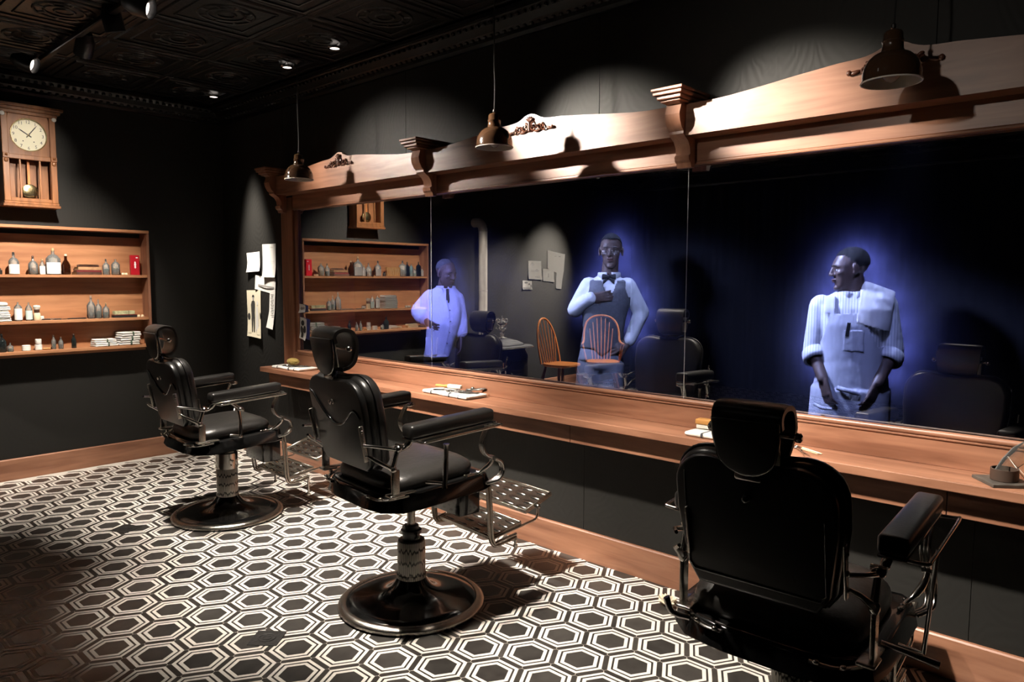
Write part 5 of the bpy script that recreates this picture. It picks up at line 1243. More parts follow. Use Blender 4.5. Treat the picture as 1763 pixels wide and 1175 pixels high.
# ------------------------------------------------------------------ windsor chairs, seen in the mirror
def windsor(x, y, rz, label, arms):
    t = thing('windsor_chair', label, 'chair', (x, y, 0), rz, 'hoop-back windsor chairs')
    zs = 0.445; n = 36
    def sring(k, z):
        out = []
        for i in range(n):
            a = 2 * math.pi * i / n; c, s = math.cos(a), math.sin(a); w_ = 0.215 + 0.02 * s
            out.append((k * w_ * math.copysign(abs(c) ** 0.7, c), k * 0.215 * math.copysign(abs(s) ** 0.75, s), z))
        return out
    obj('seat', M().loft([sring(0.90, zs - 0.034), sring(0.985, zs - 0.026), sring(1.0, zs - 0.010), sring(0.985, zs), sring(0.75, zs - 0.006), sring(0.3, zs - 0.012)]), 'windsor_wood', t, True, 50)
    H_ = 0.56
    def hoop(u):       # u in 0..1 around the bow
        a = math.pi * u; zx = math.sin(a) ** 0.8; xx = -math.cos(a)
        wv = 0.185 * (1 + 0.14 * math.sin(a * 1.0)) if not arms else 0.20 * (1 + 0.05 * math.sin(a))
        zz = zx * H_
        return Vector((xx * wv, -0.165 - 0.20 * zz - 0.02 * zx, zs - 0.01 + zz))
    if not arms:
        obj('bow', M().tube([hoop(k / 30) for k in range(31)], 0.0125, 10), 'windsor_wood', t)
    else:
        pts = [Vector((-0.265, 0.09, zs + 0.215)), Vector((-0.262, 0.0, zs + 0.218)), Vector((-0.245, -0.10, zs + 0.225)), Vector((-0.232, -0.175, zs + 0.26))] + [Vector((q * 1.0, yy, zs + zz)) for q, yy, zz in ((-0.226, -0.215, 0.37), (-0.196, -0.245, 0.475), (-0.12, -0.268, 0.548), (0.0, -0.276, 0.572), (0.12, -0.268, 0.548), (0.196, -0.245, 0.475), (0.226, -0.215, 0.37))] + [Vector((0.232, -0.175, zs + 0.26)), Vector((0.245, -0.10, zs + 0.225)), Vector((0.262, 0.0, zs + 0.218)), Vector((0.265, 0.09, zs + 0.215))]
        obj('bow', M().tube(bez(pts, 3), 0.0135, 10), 'windsor_wood', t)
        for s in (-1, 1):
            obj('arm_post', M().tube([(s * 0.205, 0.06, zs - 0.012), (s * 0.225, 0.065, zs + 0.06), (s * 0.235, 0.07, zs + 0.11), (s * 0.262, 0.075, zs + 0.21)], [0.010, 0.014, 0.011, 0.009], 8), 'windsor_wood', t)
            obj('arm_spindle', M().tube([(s * 0.205, -0.03, zs - 0.012), (s * 0.250, -0.05, zs + 0.22)], 0.007, 8), 'windsor_wood', t)
    ns_ = 7
    for k in range(ns_):
        f_ = (k + 1) / (ns_ + 1); xb = -0.15 + 0.30 * f_; u = 0.5 + (f_ - 0.5) * (0.82 if not arms else 0.70)
        q = hoop(u)
        if arms: q = Vector((q.x, -0.165 - 0.195 * (q.z - zs), min(q.z, zs + 0.57 - 2.4 * q.x * q.x)))
        obj('spindle', M().tube([(xb, -0.175, zs - 0.012), Vector((xb, -0.175, zs)).lerp(q, 0.4), q], [0.0062, 0.0078, 0.005], 8), 'windsor_wood', t)
    for sx, sy in ((-1, -1), (1, -1), (-1, 1), (1, 1)):
        a = Vector((sx * 0.13, sy * 0.13, zs - 0.02)); b_ = Vector((sx * 0.205, sy * 0.205, 0.002))
        obj('leg', M().tube([a.lerp(b_, q) for q in (0, 0.2, 0.4, 0.55, 0.65, 0.8, 1)], [0.014, 0.018, 0.021, 0.018, 0.021, 0.017, 0.012], 10), 'windsor_leg', t)
    for sx in (-1, 1): obj('stretcher', M().tube([(sx * 0.177, -0.175, 0.17), (sx * 0.177, 0, 0.17), (sx * 0.177, 0.175, 0.17)], [0.009, 0.014, 0.009], 8), 'windsor_leg', t)
    obj('stretcher', M().tube([(-0.172, 0, 0.17), (0, 0, 0.17), (0.172, 0, 0.17)], [0.009, 0.014, 0.009], 8), 'windsor_leg', t)
windsor(0.60, -4.02, R(-90), 'armless hoop-back windsor chair next to the iron stove', False)
windsor(0.80, -4.62, R(-41), 'hoop-back windsor armchair away from the stove, nearer the curtain', True)

# ------------------------------------------------------------------ black curtain along the far side
b = M(); n = 240; v = []; f = []
for i in range(n + 1):
    x = 0.10 + 7.3 * i / n; yy = -6.30 + 0.03 * math.sin(i * 0.82) + 0.01 * math.sin(i * 0.31)
    for z in (0.02, 1.4, 2.78): v.append((x, yy + 0.01 * math.sin(z * 2 + i), z))
for i in range(n):
    for k in range(2): f.append((i * 3 + k, i * 3 + 3 + k, i * 3 + 4 + k, i * 3 + 1 + k))
cu = thing('stage_curtain', 'full-width black drape hung across the far side of the room', 'curtain', (0, 0, 0))
co = obj('drape', M().add(v, f), 'curtain_black', cu, True, 80)
obj('curtain_rail', M().tube([(0.05, -6.30, 2.80), (7.5, -6.30, 2.80)], 0.02, 8), 'can_black', cu)
# ------------------------------------------------------------------ people: the three barbers standing in the dark chamber behind the glass
def fuse(name, b, voxel, mat, parent, smooth=4, keep=None, thick=None):
    """union of overlapping closed volumes as one continuous skin; KEEP trims it to a garment outline"""
    me = D.meshes.new('tmp'); me.from_pydata([tuple(v) for v in b.v], [], b.f); me.update()
    bm = bmesh.new(); bm.from_mesh(me); bmesh.ops.recalc_face_normals(bm, faces=bm.faces); bm.to_mesh(me); bm.free()
    o = D.objects.new('tmp', me); COL.objects.link(o)
    r = o.modifiers.new('r', 'REMESH'); r.mode = 'VOXEL'; r.voxel_size = voxel
    s = o.modifiers.new('s', 'SMOOTH'); s.factor = 0.5; s.iterations = smooth
    dg = bpy.context.evaluated_depsgraph_get(); m2 = D.meshes.new_from_object(o.evaluated_get(dg))
    D.objects.remove(o); D.meshes.remove(me)
    if keep:
        bm = bmesh.new(); bm.from_mesh(m2)
        dead = [f for f in bm.faces if not keep(f.calc_center_median())]
        bmesh.ops.delete(bm, geom=dead, context='FACES')
        # keep the largest shells only
        bm.to_mesh(m2); bm.free()
    m2.name = name; m2.materials.clear(); m2.materials.append(MATS[mat])
    m2.polygons.foreach_set('use_smooth', [True] * len(m2.polygons))
    ob = link(name, m2, parent)
    if thick:
        q = ob.modifiers.new('solidify', 'SOLIDIFY'); q.thickness = thick; q.offset = 1.0
    return ob
def head_shapes(b, X, s=1.0, jaw=1.0, full=0.0):
    def e(c, r, rot=None): b.ell([q * s for q in c], [q * s for q in r], rot, 16, 10, X)
    def cp(p0, r0, p1, r1): b.cap([q * s for q in p0], r0 * s, [q * s for q in p1], r1 * s, 10, X)
    e((0, 0.018, 0.040), (0.076, 0.096, 0.086))
    e((0, -0.020, 0.020), (0.068, 0.072, 0.075))
    b.torso([(0, -0.022 * s, 0.03 * s, 0.066 * s, 0.066 * s), (0, -0.024 * s, -0.02 * s, (0.063 + full) * s, 0.064 * s), (0, -0.030 * s, -0.060 * s, (0.054 + full) * s * jaw, 0.055 * s), (0, -0.044 * s, -0.092 * s, (0.040 + full) * s * jaw, 0.042 * s), (0, -0.056 * s, -0.110 * s, 0.026 * s, 0.026 * s)], 20, X)
    e((0, -0.082, -0.100), (0.022, 0.016, 0.015))
    cp((0, -0.088, 0.020), 0.009, (0, -0.106, -0.018), 0.0125)
    for k in (-1, 1):
        e((k * 0.0135, -0.098, -0.022), (0.0095, 0.011, 0.0085))
        e((k * 0.030, -0.080, 0.026), (0.026, 0.012, 0.008), (0, k * 0.15, k * 0.35))
        e((k * 0.043, -0.062, -0.014), (0.022, 0.022, 0.020))
        e((k * 0.030, -0.0775, 0.0125), (0.0165, 0.0085, 0.0042), (0, 0, k * 0.3)); e((k * 0.030, -0.0765, -0.0075), (0.0160, 0.008, 0.0040), (0, 0, k * 0.3))
        e((k * 0.079, 0.012, 0.000), (0.009, 0.020, 0.031), (0.25, 0, k * 0.35)); e((k * 0.080, 0.002, -0.022), (0.007, 0.012, 0.013), (0, 0, k * 0.2))
    e((0, -0.0905, -0.0505), (0.024, 0.0105, 0.0062)); e((0, -0.0885, -0.0625), (0.020, 0.0105, 0.0070))
def face_bits(parent, X, s=1.0, glasses=False, hair='hair', low=0.055):
    eb = M(); ei = M(); br = M(); lp = M()
    for k in (-1, 1):
        eb.ell([q * s for q in (k * 0.030, -0.0735, 0.0025)], [q * s for q in (0.0120, 0.0120, 0.0080)], None, 14, 10, X)
        ei.ell([q * s for q in (k * 0.030 , -0.0845, 0.0025)], [q * s for q in (0.0052, 0.0026, 0.0052)], None, 10, 6, X)
        br.ell([q * s for q in (k * 0.031, -0.0885, 0.0300)], [q * s for q in (0.020, 0.005, 0.0036)], (0, k * 0.12, k * 0.35), 12, 6, X)
    obj('eye', eb, 'eye_white', parent, True, 80); obj('iris', ei, 'eye_dark', parent, True, 80); obj('eyebrow', br, 'hair', parent, True, 80)
    lp.ell([q * s for q in (0, -0.0945, -0.0510)], [q * s for q in (0.0215, 0.0085, 0.0052)], None, 14, 8, X); lp.ell([q * s for q in (0, -0.0925, -0.0622)], [q * s for q in (0.018, 0.0085, 0.0060)], None, 14, 8, X)
    obj('lips', lp, 'skin_lips', parent, True, 80)
    if glasses:
        g = M()
        for k in (-1, 1):
            g.tube([X @ (Vector((k * 0.031 + 0.020 * math.cos(a), -0.096 - 0.004 * abs(math.cos(a)), 0.001 + 0.017 * math.sin(a))) * s) for a in [2 * math.pi * j / 20 for j in range(20)]], 0.0013, 6, True)
            g.tube([X @ (Vector((k * 0.051, -0.097, 0.006)) * s), X @ (Vector((k * 0.078, -0.040, 0.010)) * s), X @ (Vector((k * 0.083, 0.005, 0.012)) * s)], 0.0012, 6)
        g.tube([X @ (Vector((-0.011, -0.099, 0.004)) * s), X @ (Vector((0, -0.104, 0.007)) * s), X @ (Vector((0.011, -0.099, 0.004)) * s)], 0.0013, 6)
        obj('spectacles', g, 'nickel', parent)
def hair_cap(parent, X, s, mat, front=0.070, side=0.005, puff=1.03):
    b = M(); b.ell([q * s for q in (0, 0.018, 0.040)], [q * s * puff for q in (0.076, 0.096, 0.086)], None, 40, 28)
    inv = None
    me = mesh_of(b, 'hair', mat, True, 80)
    bm = bmesh.new(); bm.from_mesh(me)
    dead = []
    for f in bm.faces:
        c = f.calc_center_median() / s
        lim = side + (front - side) * max(0.0, min(1.0, (0.035 - c.y) / 0.075))
        if c.z < lim: dead.append(f)
    bmesh.ops.delete(bm, geom=dead, context='FACES'); bm.to_mesh(me); bm.free()
    me.transform(X); o = link('hair', me, parent)
    q = o.modifiers.new('solidify', 'SOLIDIFY'); q.thickness = 0.004; q.offset = -1
    return o
def hand_shapes(b, wrist, d, n, side, curl=0.5, s=1.0, spread=0.05):
    """palm and five fingers; d = pointing direction, n = the way the palm faces, side = +1 thumb towards d x n"""
    w_ = Vector(wrist); d = Vector(d).normalized(); n = Vector(n); n = (n - d * n.dot(d)).normalized(); t = d.cross(n).normalized() * side
    k0 = w_ + d * 0.012
    for q, r in ((-0.026, 0.013), (-0.009, 0.0145), (0.009, 0.0145), (0.025, 0.0135)):
        b.cap(k0 + t * q * 0.7 * s, 0.015 * s, k0 + d * 0.080 * s + t * q * s, r * 0.95 * s, 8)
    L_ = (0.062, 0.074, 0.080, 0.072)
    for i, q in enumerate((-0.030, -0.010, 0.010, 0.030)):
        p = k0 + d * 0.082 * s + t * q * s; a = 0.25 * curl; dd = (d + t * q * spread * 20).normalized()
        seg = L_[i] * s; r = 0.0088 * s
        for m_, fr_ in enumerate((0.44, 0.32, 0.24)):
            v = dd * math.cos(a) + n * math.sin(a); p2 = p + v * seg * fr_
            b.cap(p, r, p2, r * 0.93, 8); p = p2; r *= 0.93; a += curl * (0.9 if m_ == 0 else 0.7)
    p = k0 + d * 0.018 * s + t * 0.026 * s; v = (d * 0.72 + t * 0.62 + n * 0.30).normalized(); p2 = p + v * 0.042 * s; b.cap(p - v * 0.01, 0.014 * s, p2, 0.0105 * s, 8)
    v2 = (d * 0.92 + t * 0.22 + n * 0.35).normalized(); p3 = p2 + v2 * 0.030 * s; b.cap(p2, 0.0105 * s, p3, 0.0088 * s, 8)
def shoe(parent, p, ang):
    b = M(); X = Matrix.Translation(p) @ Matrix.Rotation(ang, 4, 'Z')
    b.loft([[(0.036 * math.cos(a) * k, -0.06 + (0.135 * (1 if math.sin(a) < 0 else 0.95)) * math.sin(a) * k, z) for a in [2 * math.pi * j / 20 for j in range(20)]] for k, z in ((0.98, 0.0), (1.05, 0.006), (1.05, 0.02), (1.0, 0.03), (0.92, 0.05))], True, X)
    b.cap((0, 0.0, 0.055), 0.042, (0, 0.01, 0.10), 0.040, 12, X); b.cap((0, -0.01, 0.05), 0.036, (0, -0.12, 0.035), 0.026, 12, X)
    obj('shoe', b, 'shoe', parent, True, 50)
def limbs(b, pts, rad, n=14):
    for (p, q), (r0, r1) in zip(zip(pts, pts[1:]), zip(rad, rad[1:])): b.cap(p, r0, q, r1, n)
def head_matrix(p, yaw, pitch, roll): return Matrix.Translation(p) @ Euler((0, 0, R(yaw))).to_matrix().to_4x4() @ Euler((R(pitch), R(roll), 0)).to_matrix().to_4x4()
def buttons(parent, pts, r=0.006):
    for p in pts:
        obj('button', M().lathe([(r, 0), (r, 0.002), (r * 0.7, 0.003)], 10, xf=Matrix.Translation(p) @ Matrix.Rotation(R(90), 4, 'X')), 'button', parent)
def collar(parent, c, rx, ry, z, h, mat, gap=0.03, drop=0.035):
    """turned-down shirt collar with two points"""
    v = []; f = []; n = 28
    for i in range(n + 1):
        a = R(-90 + 12) + (2 * math.pi - R(24)) * i / n
        k = min(i, n - i) / (n / 2); dp = h + drop * max(0, 1 - k * 3.2)
        ca, sa = math.cos(a), math.sin(a)
        v += [(c[0] + rx * ca, c[1] + ry * sa, z + h * 0.55 * (1 if True else 0)), (c[0] + (rx + 0.010) * ca, c[1] + (ry + 0.010) * sa, z + h * 0.5), (c[0] + (rx + 0.016) * ca, c[1] + (ry + 0.018) * sa, z - dp * 0.55)]
    for i in range(n):
        for k in range(2): f.append((i * 3 + k, i * 3 + 3 + k, i * 3 + 4 + k, i * 3 + 1 + k))
    o = obj('collar', M().add(v, f), mat, parent, True, 60); q = o.modifiers.new('solidify', 'SOLIDIFY'); q.thickness = 0.004; return o

# ---- the man in the vest and bow tie
P2 = (3.42, 1.02); r2 = R(35.5)
p2 = thing('person', 'person in grey vest, bow tie and spectacles with one hand on the hip', 'person', (*P2, 0), r2)
HX = head_matrix((0.024, 0.0, 1.684), -4, 4, 0); HS = 0.96
TS2 = [(0.008, 0.03, 1.520, 0.072, 0.060), (0.004, 0.03, 1.480, 0.130, 0.082), (0.0, 0.025, 1.430, 0.158, 0.104), (-0.008, 0.02, 1.340, 0.152, 0.114), (-0.016, 0.02, 1.240, 0.134, 0.106), (-0.020, 0.02, 1.150, 0.122, 0.102), (-0.028, 0.02, 1.050, 0.130, 0.106), (-0.040, 0.02, 0.950, 0.140, 0.112)]
def grown(ts, g, gy=None): return [(a, b_, z, x + g, y + (g if gy is None else gy)) for a, b_, z, x, y in ts]
RA2 = [(-0.122, 0.025, 1.450), (-0.212, 0.02, 1.288), (-0.105, -0.105, 1.372)]
LA2 = [(0.136, 0.025, 1.448), (0.236, 0.05, 1.270), (0.150, -0.055, 1.072)]
LL2 = [(-0.100, 0.02, 0.93), (-0.155, -0.01, 0.50), (-0.165, 0.04, 0.09)]
RL2 = [(0.030, 0.02, 0.93), (0.040, -0.01, 0.50), (0.050, 0.04, 0.09)]
b = M(); head_shapes(b, HX, HS)
b.cap((0.024, 0.022, 1.62), 0.054, (0.012, 0.03, 1.49), 0.060, 16); b.torso(grown(TS2, -0.012), 24)
limbs(b, RA2, (0.046, 0.038, 0.028)); limbs(b, LA2, (0.046, 0.038, 0.028)); limbs(b, LL2, (0.072, 0.052, 0.036)); limbs(b, RL2, (0.072, 0.052, 0.036))
hand_shapes(b, RA2[2], (0.85, -0.15, 0.10), (0, 1, 0.1), -1, 0.7, 0.95)
hand_shapes(b, LA2[2], (-0.85, -0.25, -0.35), (0.1, 1, -0.2), 1, 0.35, 1.0)
body2 = fuse('body', b, 0.0048, 'skin', p2, 3)
face_bits(body2, HX, HS, True); hair_cap(p2, HX, HS, 'hair', 0.088, 0.030, 1.012)
b = M(); b.torso(grown(TS2, 0.0), 28); limbs(b, RA2[:2], (0.062, 0.056)); limbs(b, [RA2[1], Vector(RA2[1]).lerp(Vector(RA2[2]), 0.98)], (0.056, 0.043)); limbs(b, LA2[:2], (0.062, 0.054)); limbs(b, [LA2[1], Vector(LA2[1]).lerp(Vector(LA2[2]), 0.93)], (0.054, 0.042))
fuse('shirt', b, 0.007, 'shirt_white', p2, 3)
b = M(); b.torso(grown(TS2[1:], 0.012), 32); b.ell((-0.07, 0.03, 1.47), (0.075, 0.07, 0.028)); b.ell((0.08, 0.03, 1.47), (0.072, 0.07, 0.028))
def vest_keep(c):
    x = c.x - 0.004
    if c.z > 1.495 + 0.0 * x: return False
    if c.y < 0.02 and c.z > 1.355 and abs(x - 0.012) < (c.z - 1.355) * 0.42: return False     # open V front
    if c.z > 1.375 and abs(x) > 0.118 + max(0, 1.43 - c.z) * 0.35: return False               # arm holes
    return c.z > 1.03 - 0.05 * max(0, 1 - abs(x + 0.03) / 0.06)
vest = fuse('vest', b, 0.007, 'vest_grey', p2, 4, vest_keep, 0.004)
buttons(vest, [(0.006 - 0.006 * k, TS2[3][1] - 0.131 + 0.003 * k, 1.325 - 0.055 * k) for k in range(5)])
b = M(); b.torso(grown(TS2[6:], 0.010), 28); limbs(b, LL2, (0.095, 0.074, 0.062)); limbs(b, RL2, (0.095, 0.074, 0.062)); b.ell((-0.035, 0.02, 0.93), (0.15, 0.12, 0.09))
fuse('trousers', b, 0.008, 'trouser_blue', p2, 4, lambda c: c.z > 0.045)
shoe(p2, (LL2[2][0], 0.02, 0.0), R(-12)); shoe(p2, (RL2[2][0], 0.02, 0.0), R(14))
collar(p2, (0.014, 0.025), 0.066, 0.064, 1.528, 0.028, 'shirt_white')
b = M()
for k in (-1, 1):
    b.loft([[(0.012 + k * u, -0.070 + 0.006 * math.cos(a), 1.516 + h * math.sin(a) - 0.004 * (u / 0.04)) for a in [2 * math.pi * j / 10 for j in range(10)]] for u, h in ((0.004, 0.007), (0.018, 0.014), (0.036, 0.020), (0.046, 0.018))])
    b.loft([[(0.012 + k * u, -0.066 + 0.004 * math.cos(a), 1.500 - 0.6 * u + h * math.sin(a)) for a in [2 * math.pi * j / 10 for j in range(10)]] for u, h in ((0.004, 0.006), (0.020, 0.012), (0.038, 0.015))])
b.ell((0.012, -0.075, 1.515), (0.010, 0.009, 0.012))
obj('bow_tie', b, 'tie_black', p2, True, 60)

# ---- the older man in the long coat
P1 = (1.80, 1.05); r1 = R(47.7)
p1 = thing('person', 'heavy-set person in a long pale blue coat looking down, hand on hip', 'person', (*P1, 0), r1)
HX = head_matrix((-0.022, 0.0, 1.538), 42, 14, 0); HS = 0.94
TS1 = [(-0.030, 0.03, 1.420, 0.080, 0.072), (-0.040, 0.03, 1.385, 0.125, 0.095), (-0.045, 0.02, 1.320, 0.146, 0.125), (-0.044, 0.0, 1.220, 0.146, 0.150), (-0.048, -0.01, 1.120, 0.138, 0.160), (-0.062, -0.005, 1.020, 0.124, 0.150), (-0.082, 0.0, 0.930, 0.112, 0.138), (-0.100, 0.0, 0.853, 0.108, 0.132)]
RA1 = [(-0.150, 0.03, 1.335), (-0.240, 0.05, 1.222), (-0.186, -0.070, 1.155)]
LA1 = [(0.062, 0.02, 1.325), (0.092, 0.03, 1.165), (0.100, -0.02, 1.020)]
LL1 = [(-0.120, 0.01, 0.85), (-0.125, 0.0, 0.47), (-0.130, 0.04, 0.09)]
RL1 = [(0.000, 0.01, 0.85), (0.000, 0.0, 0.47), (0.005, 0.04, 0.09)]
b = M(); head_shapes(b, HX, HS, 1.12, 0.006)
b.cap((-0.026, 0.022, 1.47), 0.060, (-0.030, 0.03, 1.37), 0.070, 16); b.torso(grown(TS1, -0.016), 24)
limbs(b, RA1, (0.046, 0.040, 0.030)); limbs(b, LA1, (0.046, 0.040, 0.030)); limbs(b, LL1, (0.075, 0.055, 0.038)); limbs(b, RL1, (0.075, 0.055, 0.038))
hand_shapes(b, RA1[2], (0.55, -0.75, -0.45), (0.8, 0.5, 0.0), -1, 0.6, 1.0)
hand_shapes(b, LA1[2], (-0.02, -0.2, -1), (-1, 0, 0), 1, 0.5, 1.0)
body1 = fuse('body', b, 0.0048, 'skin', p1, 3)
face_bits(body1, HX, HS, False); hair_cap(p1, HX, HS, 'hair_grey', 0.105, 0.030, 1.008)
b = M(); b.torso(grown(TS1, 0.0), 30); b.ell((-0.045, -0.03, 1.13), (0.12, 0.145, 0.12)); limbs(b, RA1[:2], (0.070, 0.074)); limbs(b, [RA1[1], Vector(RA1[1]).lerp(Vector(RA1[2]), 0.62)], (0.074, 0.072)); limbs(b, LA1[:2], (0.064, 0.060)); limbs(b, [LA1[1], Vector(LA1[1]).lerp(Vector(LA1[2]), 0.75)], (0.060, 0.056))
def coat_keep(c):
    if c.y < 0.0 and c.z > 1.325 and abs(c.x + 0.018) < (c.z - 1.325) * 0.45: return False
    return c.z > 0.853
coat = fuse('coat', b, 0.007, 'coat_blue', p1, 4, coat_keep, 0.004)
b = M()
b.tube(bez([(-0.015, -0.138, 1.32), (0.004, -0.156, 1.22), (0.006, -0.172, 1.12), (-0.010, -0.158, 1.02), (-0.035, -0.142, 0.93), (-0.055, -0.136, 0.858)], 6), 0.005, 6, flat=0.8)
obj('coat_placket', b, 'coat_blue', coat, True, 60)
buttons(coat, [(0.008, -0.168, 1.24), (0.012, -0.182, 1.15), (0.006, -0.176, 1.06), (-0.016, -0.158, 0.97)])
b = M().slab([(-0.050, -0.075), (0.045, -0.07), (0.050, 0.075), (-0.050, 0.07)], 0.007, 0.002, 1, Matrix.Translation((-0.150, -0.126, 0.945)) @ Matrix.Rotation(R(-32), 4, 'Z'))
obj('coat_pocket', b, 'coat_blue', coat, True, 40)
b = M(); b.torso(grown(TS1[0:4], -0.006), 24)
fuse('shirt', b, 0.007, 'shirt_white', p1, 3, lambda c: c.y < 0.03)
collar(p1, (-0.026, 0.022), 0.070, 0.068, 1.420, 0.030, 'coat_blue', drop=0.05)
b = M().tube(bez([(-0.012, -0.062, 1.408), (-0.010, -0.085, 1.385), (-0.008, -0.120, 1.335), (-0.004, -0.136, 1.30)], 5), [0.014, 0.012, 0.011, 0.011, 0.011, 0.012, 0.012, 0.013, 0.014, 0.014, 0.014, 0.014, 0.013, 0.012, 0.010, 0.006], 8, flat=0.5)
obj('necktie', b, 'tie_black', p1, True, 60)
b = M(); limbs(b, LL1, (0.095, 0.078, 0.064)); limbs(b, RL1, (0.095, 0.078, 0.064)); b.ell((-0.06, 0.01, 0.86), (0.11, 0.11, 0.09))
fuse('trousers', b, 0.009, 'trouser_dark', p1, 4, lambda c: c.z > 0.045)
shoe(p1, (LL1[2][0], 0.02, 0), R(20)); shoe(p1, (RL1[2][0], 0.02, 0), R(40))
t = tag(fuse('pocket_cloth', M().box((-0.118, -0.138, 0.955), (0.062, 0.010, 0.150), 0.004, 2, (0, R(6), R(-28))), 0.004, 'towel_white', None, 2), 'pale folded cloth hanging at the long coat pocket', 'cloth')
t.matrix_world = Matrix.Translation((*P1, 0)) @ Matrix.Rotation(r1, 4, 'Z')

# ---- the man in the apron
P3 = (4.93, 1.15); r3 = R(18.5)
p3 = thing('person', 'person in apron and rolled striped sleeves, head turned in profile', 'person', (*P3, 0), r3)
HX = head_matrix((0.018, 0.0, 1.556), -74, 7, 0); HS = 0.95
TS3 = [(0.038, 0.02, 1.435, 0.080, 0.066), (0.040, 0.02, 1.400, 0.140, 0.088), (0.042, 0.015, 1.340, 0.176, 0.112), (0.044, 0.01, 1.250, 0.166, 0.122), (0.044, 0.01, 1.150, 0.150, 0.118), (0.046, 0.01, 1.050, 0.152, 0.116), (0.048, 0.015, 0.950, 0.172, 0.126), (0.044, 0.015, 0.850, 0.182, 0.130)]
RA3 = [(-0.118, 0.02, 1.350), (-0.150, 0.01, 1.105), (-0.094, -0.115, 0.955)]
LA3 = [(0.200, 0.02, 1.362), (0.246, 0.01, 1.112), (0.178, -0.115, 0.950)]
LL3 = [(-0.055, 0.015, 0.86), (-0.070, -0.01, 0.48), (-0.070, 0.04, 0.09)]
RL3 = [(0.140, 0.015, 0.86), (0.155, -0.01, 0.48), (0.160, 0.04, 0.09)]
b = M(); head_shapes(b, HX, HS, 1.0, 0.002)
b.cap((0.036, 0.015, 1.50), 0.060, (0.040, 0.02, 1.40), 0.068, 16); b.torso(grown(TS3, -0.014), 24)
limbs(b, RA3, (0.048, 0.041, 0.029)); limbs(b, LA3, (0.048, 0.042, 0.030)); limbs(b, LL3, (0.080, 0.056, 0.038)); limbs(b, RL3, (0.080, 0.056, 0.038))
hand_shapes(b, RA3[2], (0.28, -0.25, -0.95), (0.75, 0.55, 0.0), -1, 0.45, 1.0)
hand_shapes(b, LA3[2], (-0.34, -0.25, -0.90), (-0.75, 0.55, 0.0), 1, 0.45, 1.0)
body3 = fuse('body', b, 0.0048, 'skin', p3, 3)
face_bits(body3, HX, HS, False); hair_cap(p3, HX, HS, 'hair', 0.088, 0.010, 1.015)
b = M(); b.torso(grown(TS3, 0.0), 30); limbs(b, RA3[:2], (0.066, 0.058)); limbs(b, LA3[:2], (0.066, 0.060))
for A in (RA3, LA3):
    e = Vector(A[1]); d = (Vector(A[1]) - Vector(A[0])).normalized(); d2 = (Vector(A[2]) - e).normalized()
    b.cap(e, 0.058, e + d2 * 0.025, 0.056, 14)
fuse('shirt', b, 0.007, 'shirt_striped', p3, 3)
for A in (RA3, LA3):
    e = Vector(A[1]); d2 = (Vector(A[2]) - e).normalized()
    q = d2.to_track_quat('Z', 'Y').to_matrix().to_4x4()
    cu_ = M().lathe([(0.056, -0.022), (0.066, -0.018), (0.070, 0.0), (0.072, 0.030), (0.066, 0.044), (0.054, 0.046), (0.052, 0.02)], 24, cap=False, xf=Matrix.Translation(e + d2 * 0.030) @ q)
    obj('rolled_cuff', cu_, 'shirt_striped', p3, True, 60)
collar(p3, (0.040, 0.015), 0.072, 0.070, 1.420, 0.026, 'shirt_striped', drop=0.03)
AP = M(); AP.torso(grown(TS3[1:], 0.012), 32); AP.torso([(0.046, 0.01, 0.90, 0.200, 0.148), (0.042, 0.01, 0.72, 0.205, 0.155), (0.042, 0.01, 0.50, 0.205, 0.16)], 32)
def apron_keep(c):
    if c.z < 0.52: return False
    if c.z > 1.14:
        if c.y > 0.03: return False
        k = (c.z - 1.14) / 0.18; l, r_ = -0.115 + 0.050 * k, 0.165 - 0.075 * k
        if c.z < 1.315: return l < c.x < r_
        return (-0.095 < c.x < -0.045)          # neck strap
    return c.y < 0.05
apron = fuse('apron', AP, 0.007, 'apron_cloth', p3, 4, apron_keep, 0.004)
b = M(); b.torso(grown(TS3[3:6], 0.019), 32)
fuse('apron_pocket', b, 0.005, 'apron_cloth', apron, 2, lambda c: c.y < 0 and 1.115 < c.z < 1.225 and 0.002 < c.x < 0.100, 0.003)
b = M(); b.tube(bez([(-0.02, -0.150, 0.915), (0.03, -0.165, 0.905), (0.09, -0.155, 0.890)], 6), 0.013, 8); b.tube(bez([(-0.13, -0.130, 0.815), (-0.09, -0.152, 0.800), (-0.04, -0.158, 0.798)], 6), 0.009, 8)
obj('apron_fold', b, 'apron_cloth', apron, True, 60)
b = M(); limbs(b, LL3, (0.100, 0.078, 0.064)); limbs(b, RL3, (0.100, 0.078, 0.064)); b.ell((0.044, 0.015, 0.87), (0.185, 0.130, 0.10))
fuse('trousers', b, 0.009, 'trouser_blue', p3, 4, lambda c: c.z > 0.045)
shoe(p3, (LL3[2][0], 0.02, 0), R(-10)); shoe(p3, (RL3[2][0], 0.02, 0), R(12))
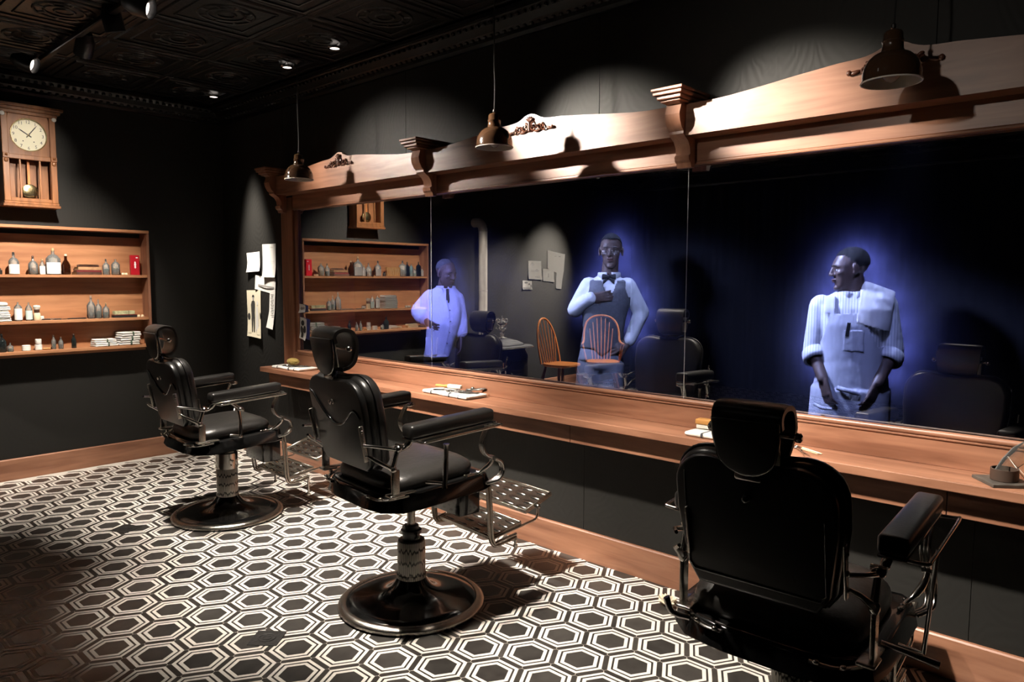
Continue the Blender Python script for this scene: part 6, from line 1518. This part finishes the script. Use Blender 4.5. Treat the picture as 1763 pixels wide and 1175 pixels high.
# towel over the shoulder, comb in the bib pocket: things of their own
TW = M(); TW.torso(grown(TS3[0:5], 0.024), 36); TW.ell((0.175, 0.02, 1.385), (0.090, 0.085, 0.052), (0, 0.35, 0)); TW.cap((0.10, 0.02, 1.43), 0.055, (0.20, 0.02, 1.37), 0.075, 16)
def towel_keep(c):
    f = (c.x - 0.075) / 0.14
    return 0.070 < c.x + (1.36 - c.z) * 0.10 < 0.236 and c.z > (1.268 - 0.045 * f if c.y < 0.03 else 1.24) and c.z < 1.60
t = fuse('shoulder_towel', TW, 0.006, 'towel_white', None, 4, towel_keep, 0.006)
tag(t, 'white barber towel draped over the apron wearer shoulder', 'towel'); t.matrix_world = Matrix.Translation((*P3, 0)) @ Matrix.Rotation(r3, 4, 'Z')
b = M().box((0, 0, 0.0), (0.018, 0.004, 0.075), 0.0015, 1)
o = obj('pocket_comb', b, 'cap_dark', None, True, 40); tag(o, 'dark comb sticking out of the apron bib pocket', 'comb'); o.matrix_world = Matrix.Translation((*P3, 0)) @ Matrix.Rotation(r3, 4, 'Z') @ Matrix.Translation((0.022, -0.142, 1.232)) @ Matrix.Rotation(R(6), 4, 'Y')

# lamps added to the chamber: a soft key for each person and blue lamps between each back and the chamber wall
def along(P_, a, dx, dy, z):
    c, s = math.cos(a), math.sin(a); return (P_[0] + dx * c - dy * s, P_[1] + dx * s + dy * c, z)
def halo(P_, a, pts, watts, gap=0.075):  # added lamps on the back wall stand in for the screen's glow
    for dx, z in pts:
        k = (1.5 - gap - P_[1] - dx * math.sin(a)) / math.cos(a)
        p = along(P_, a, dx, k, z)
        spot('halo_lamp', p, (p[0], p[1] + 1.0, p[2]), watts, 165, 0.5, BLUE, 0.04)
halo(P2, r2, ((0.024, 1.785), (-0.045, 1.70), (0.095, 1.70), (-0.04, 1.585), (0.08, 1.585), (-0.135, 1.50), (0.155, 1.50), (-0.205, 1.38), (0.225, 1.38), (-0.235, 1.27), (0.255, 1.25), (0.13, 1.18), (0.20, 1.10)), 11.5)
halo(P1, r1, ((-0.022, 1.62), (-0.075, 1.53), (0.03, 1.53), (-0.13, 1.40), (0.06, 1.40), (-0.23, 1.28), (0.11, 1.25), (-0.2, 1.0)), 4.5)
halo(P3, r3, ((0.03, 1.655), (-0.06, 1.58), (0.11, 1.60), (-0.03, 1.46), (0.13, 1.48), (-0.12, 1.41), (0.23, 1.40), (-0.17, 1.25), (0.28, 1.25), (-0.20, 1.10), (0.30, 1.10), (-0.14, 0.95), (0.25, 0.95)), 15.0)
spot('key_lamp', (2.85, 0.26, 2.05), (P2[0], P2[1], 1.42), 400, 52, 0.6, PALE, 0.10)
spot('fill_lamp', (4.05, 0.26, 1.85), (P2[0], P2[1], 1.30), 130, 56, 0.6, PALE, 0.1)
spot('key_lamp', (2.75, 0.26, 1.95), (P1[0], P1[1], 1.32), 420, 60, 0.6, (0.26, 0.29, 1.0), 0.10)
spot('fill_lamp', (1.35, 0.26, 2.00), (P1[0], P1[1], 1.35), 240, 56, 0.6, (0.30, 0.34, 1.0), 0.10)
spot('key_lamp', (4.05, 0.62, 2.30), (P3[0], P3[1], 1.15), 1150, 50, 0.6, PALE, 0.06)
spot('fill_lamp', (5.15, 0.26, 2.0), (P3[0], P3[1], 1.15), 120, 56, 0.6, (0.34, 0.42, 1.0), 0.1)
spot('rim_lamp', along(P3, r3, 0.40, 0.22, 2.85), (P3[0] + 0.1, P3[1], 1.45), 420, 40, 0.6, PALE, 0.05)
spot('rim_lamp', along(P2, r2, 0.38, 0.25, 2.85), (P2[0] + 0.1, P2[1] + 0.05, 1.45), 320, 40, 0.6, PALE, 0.05)
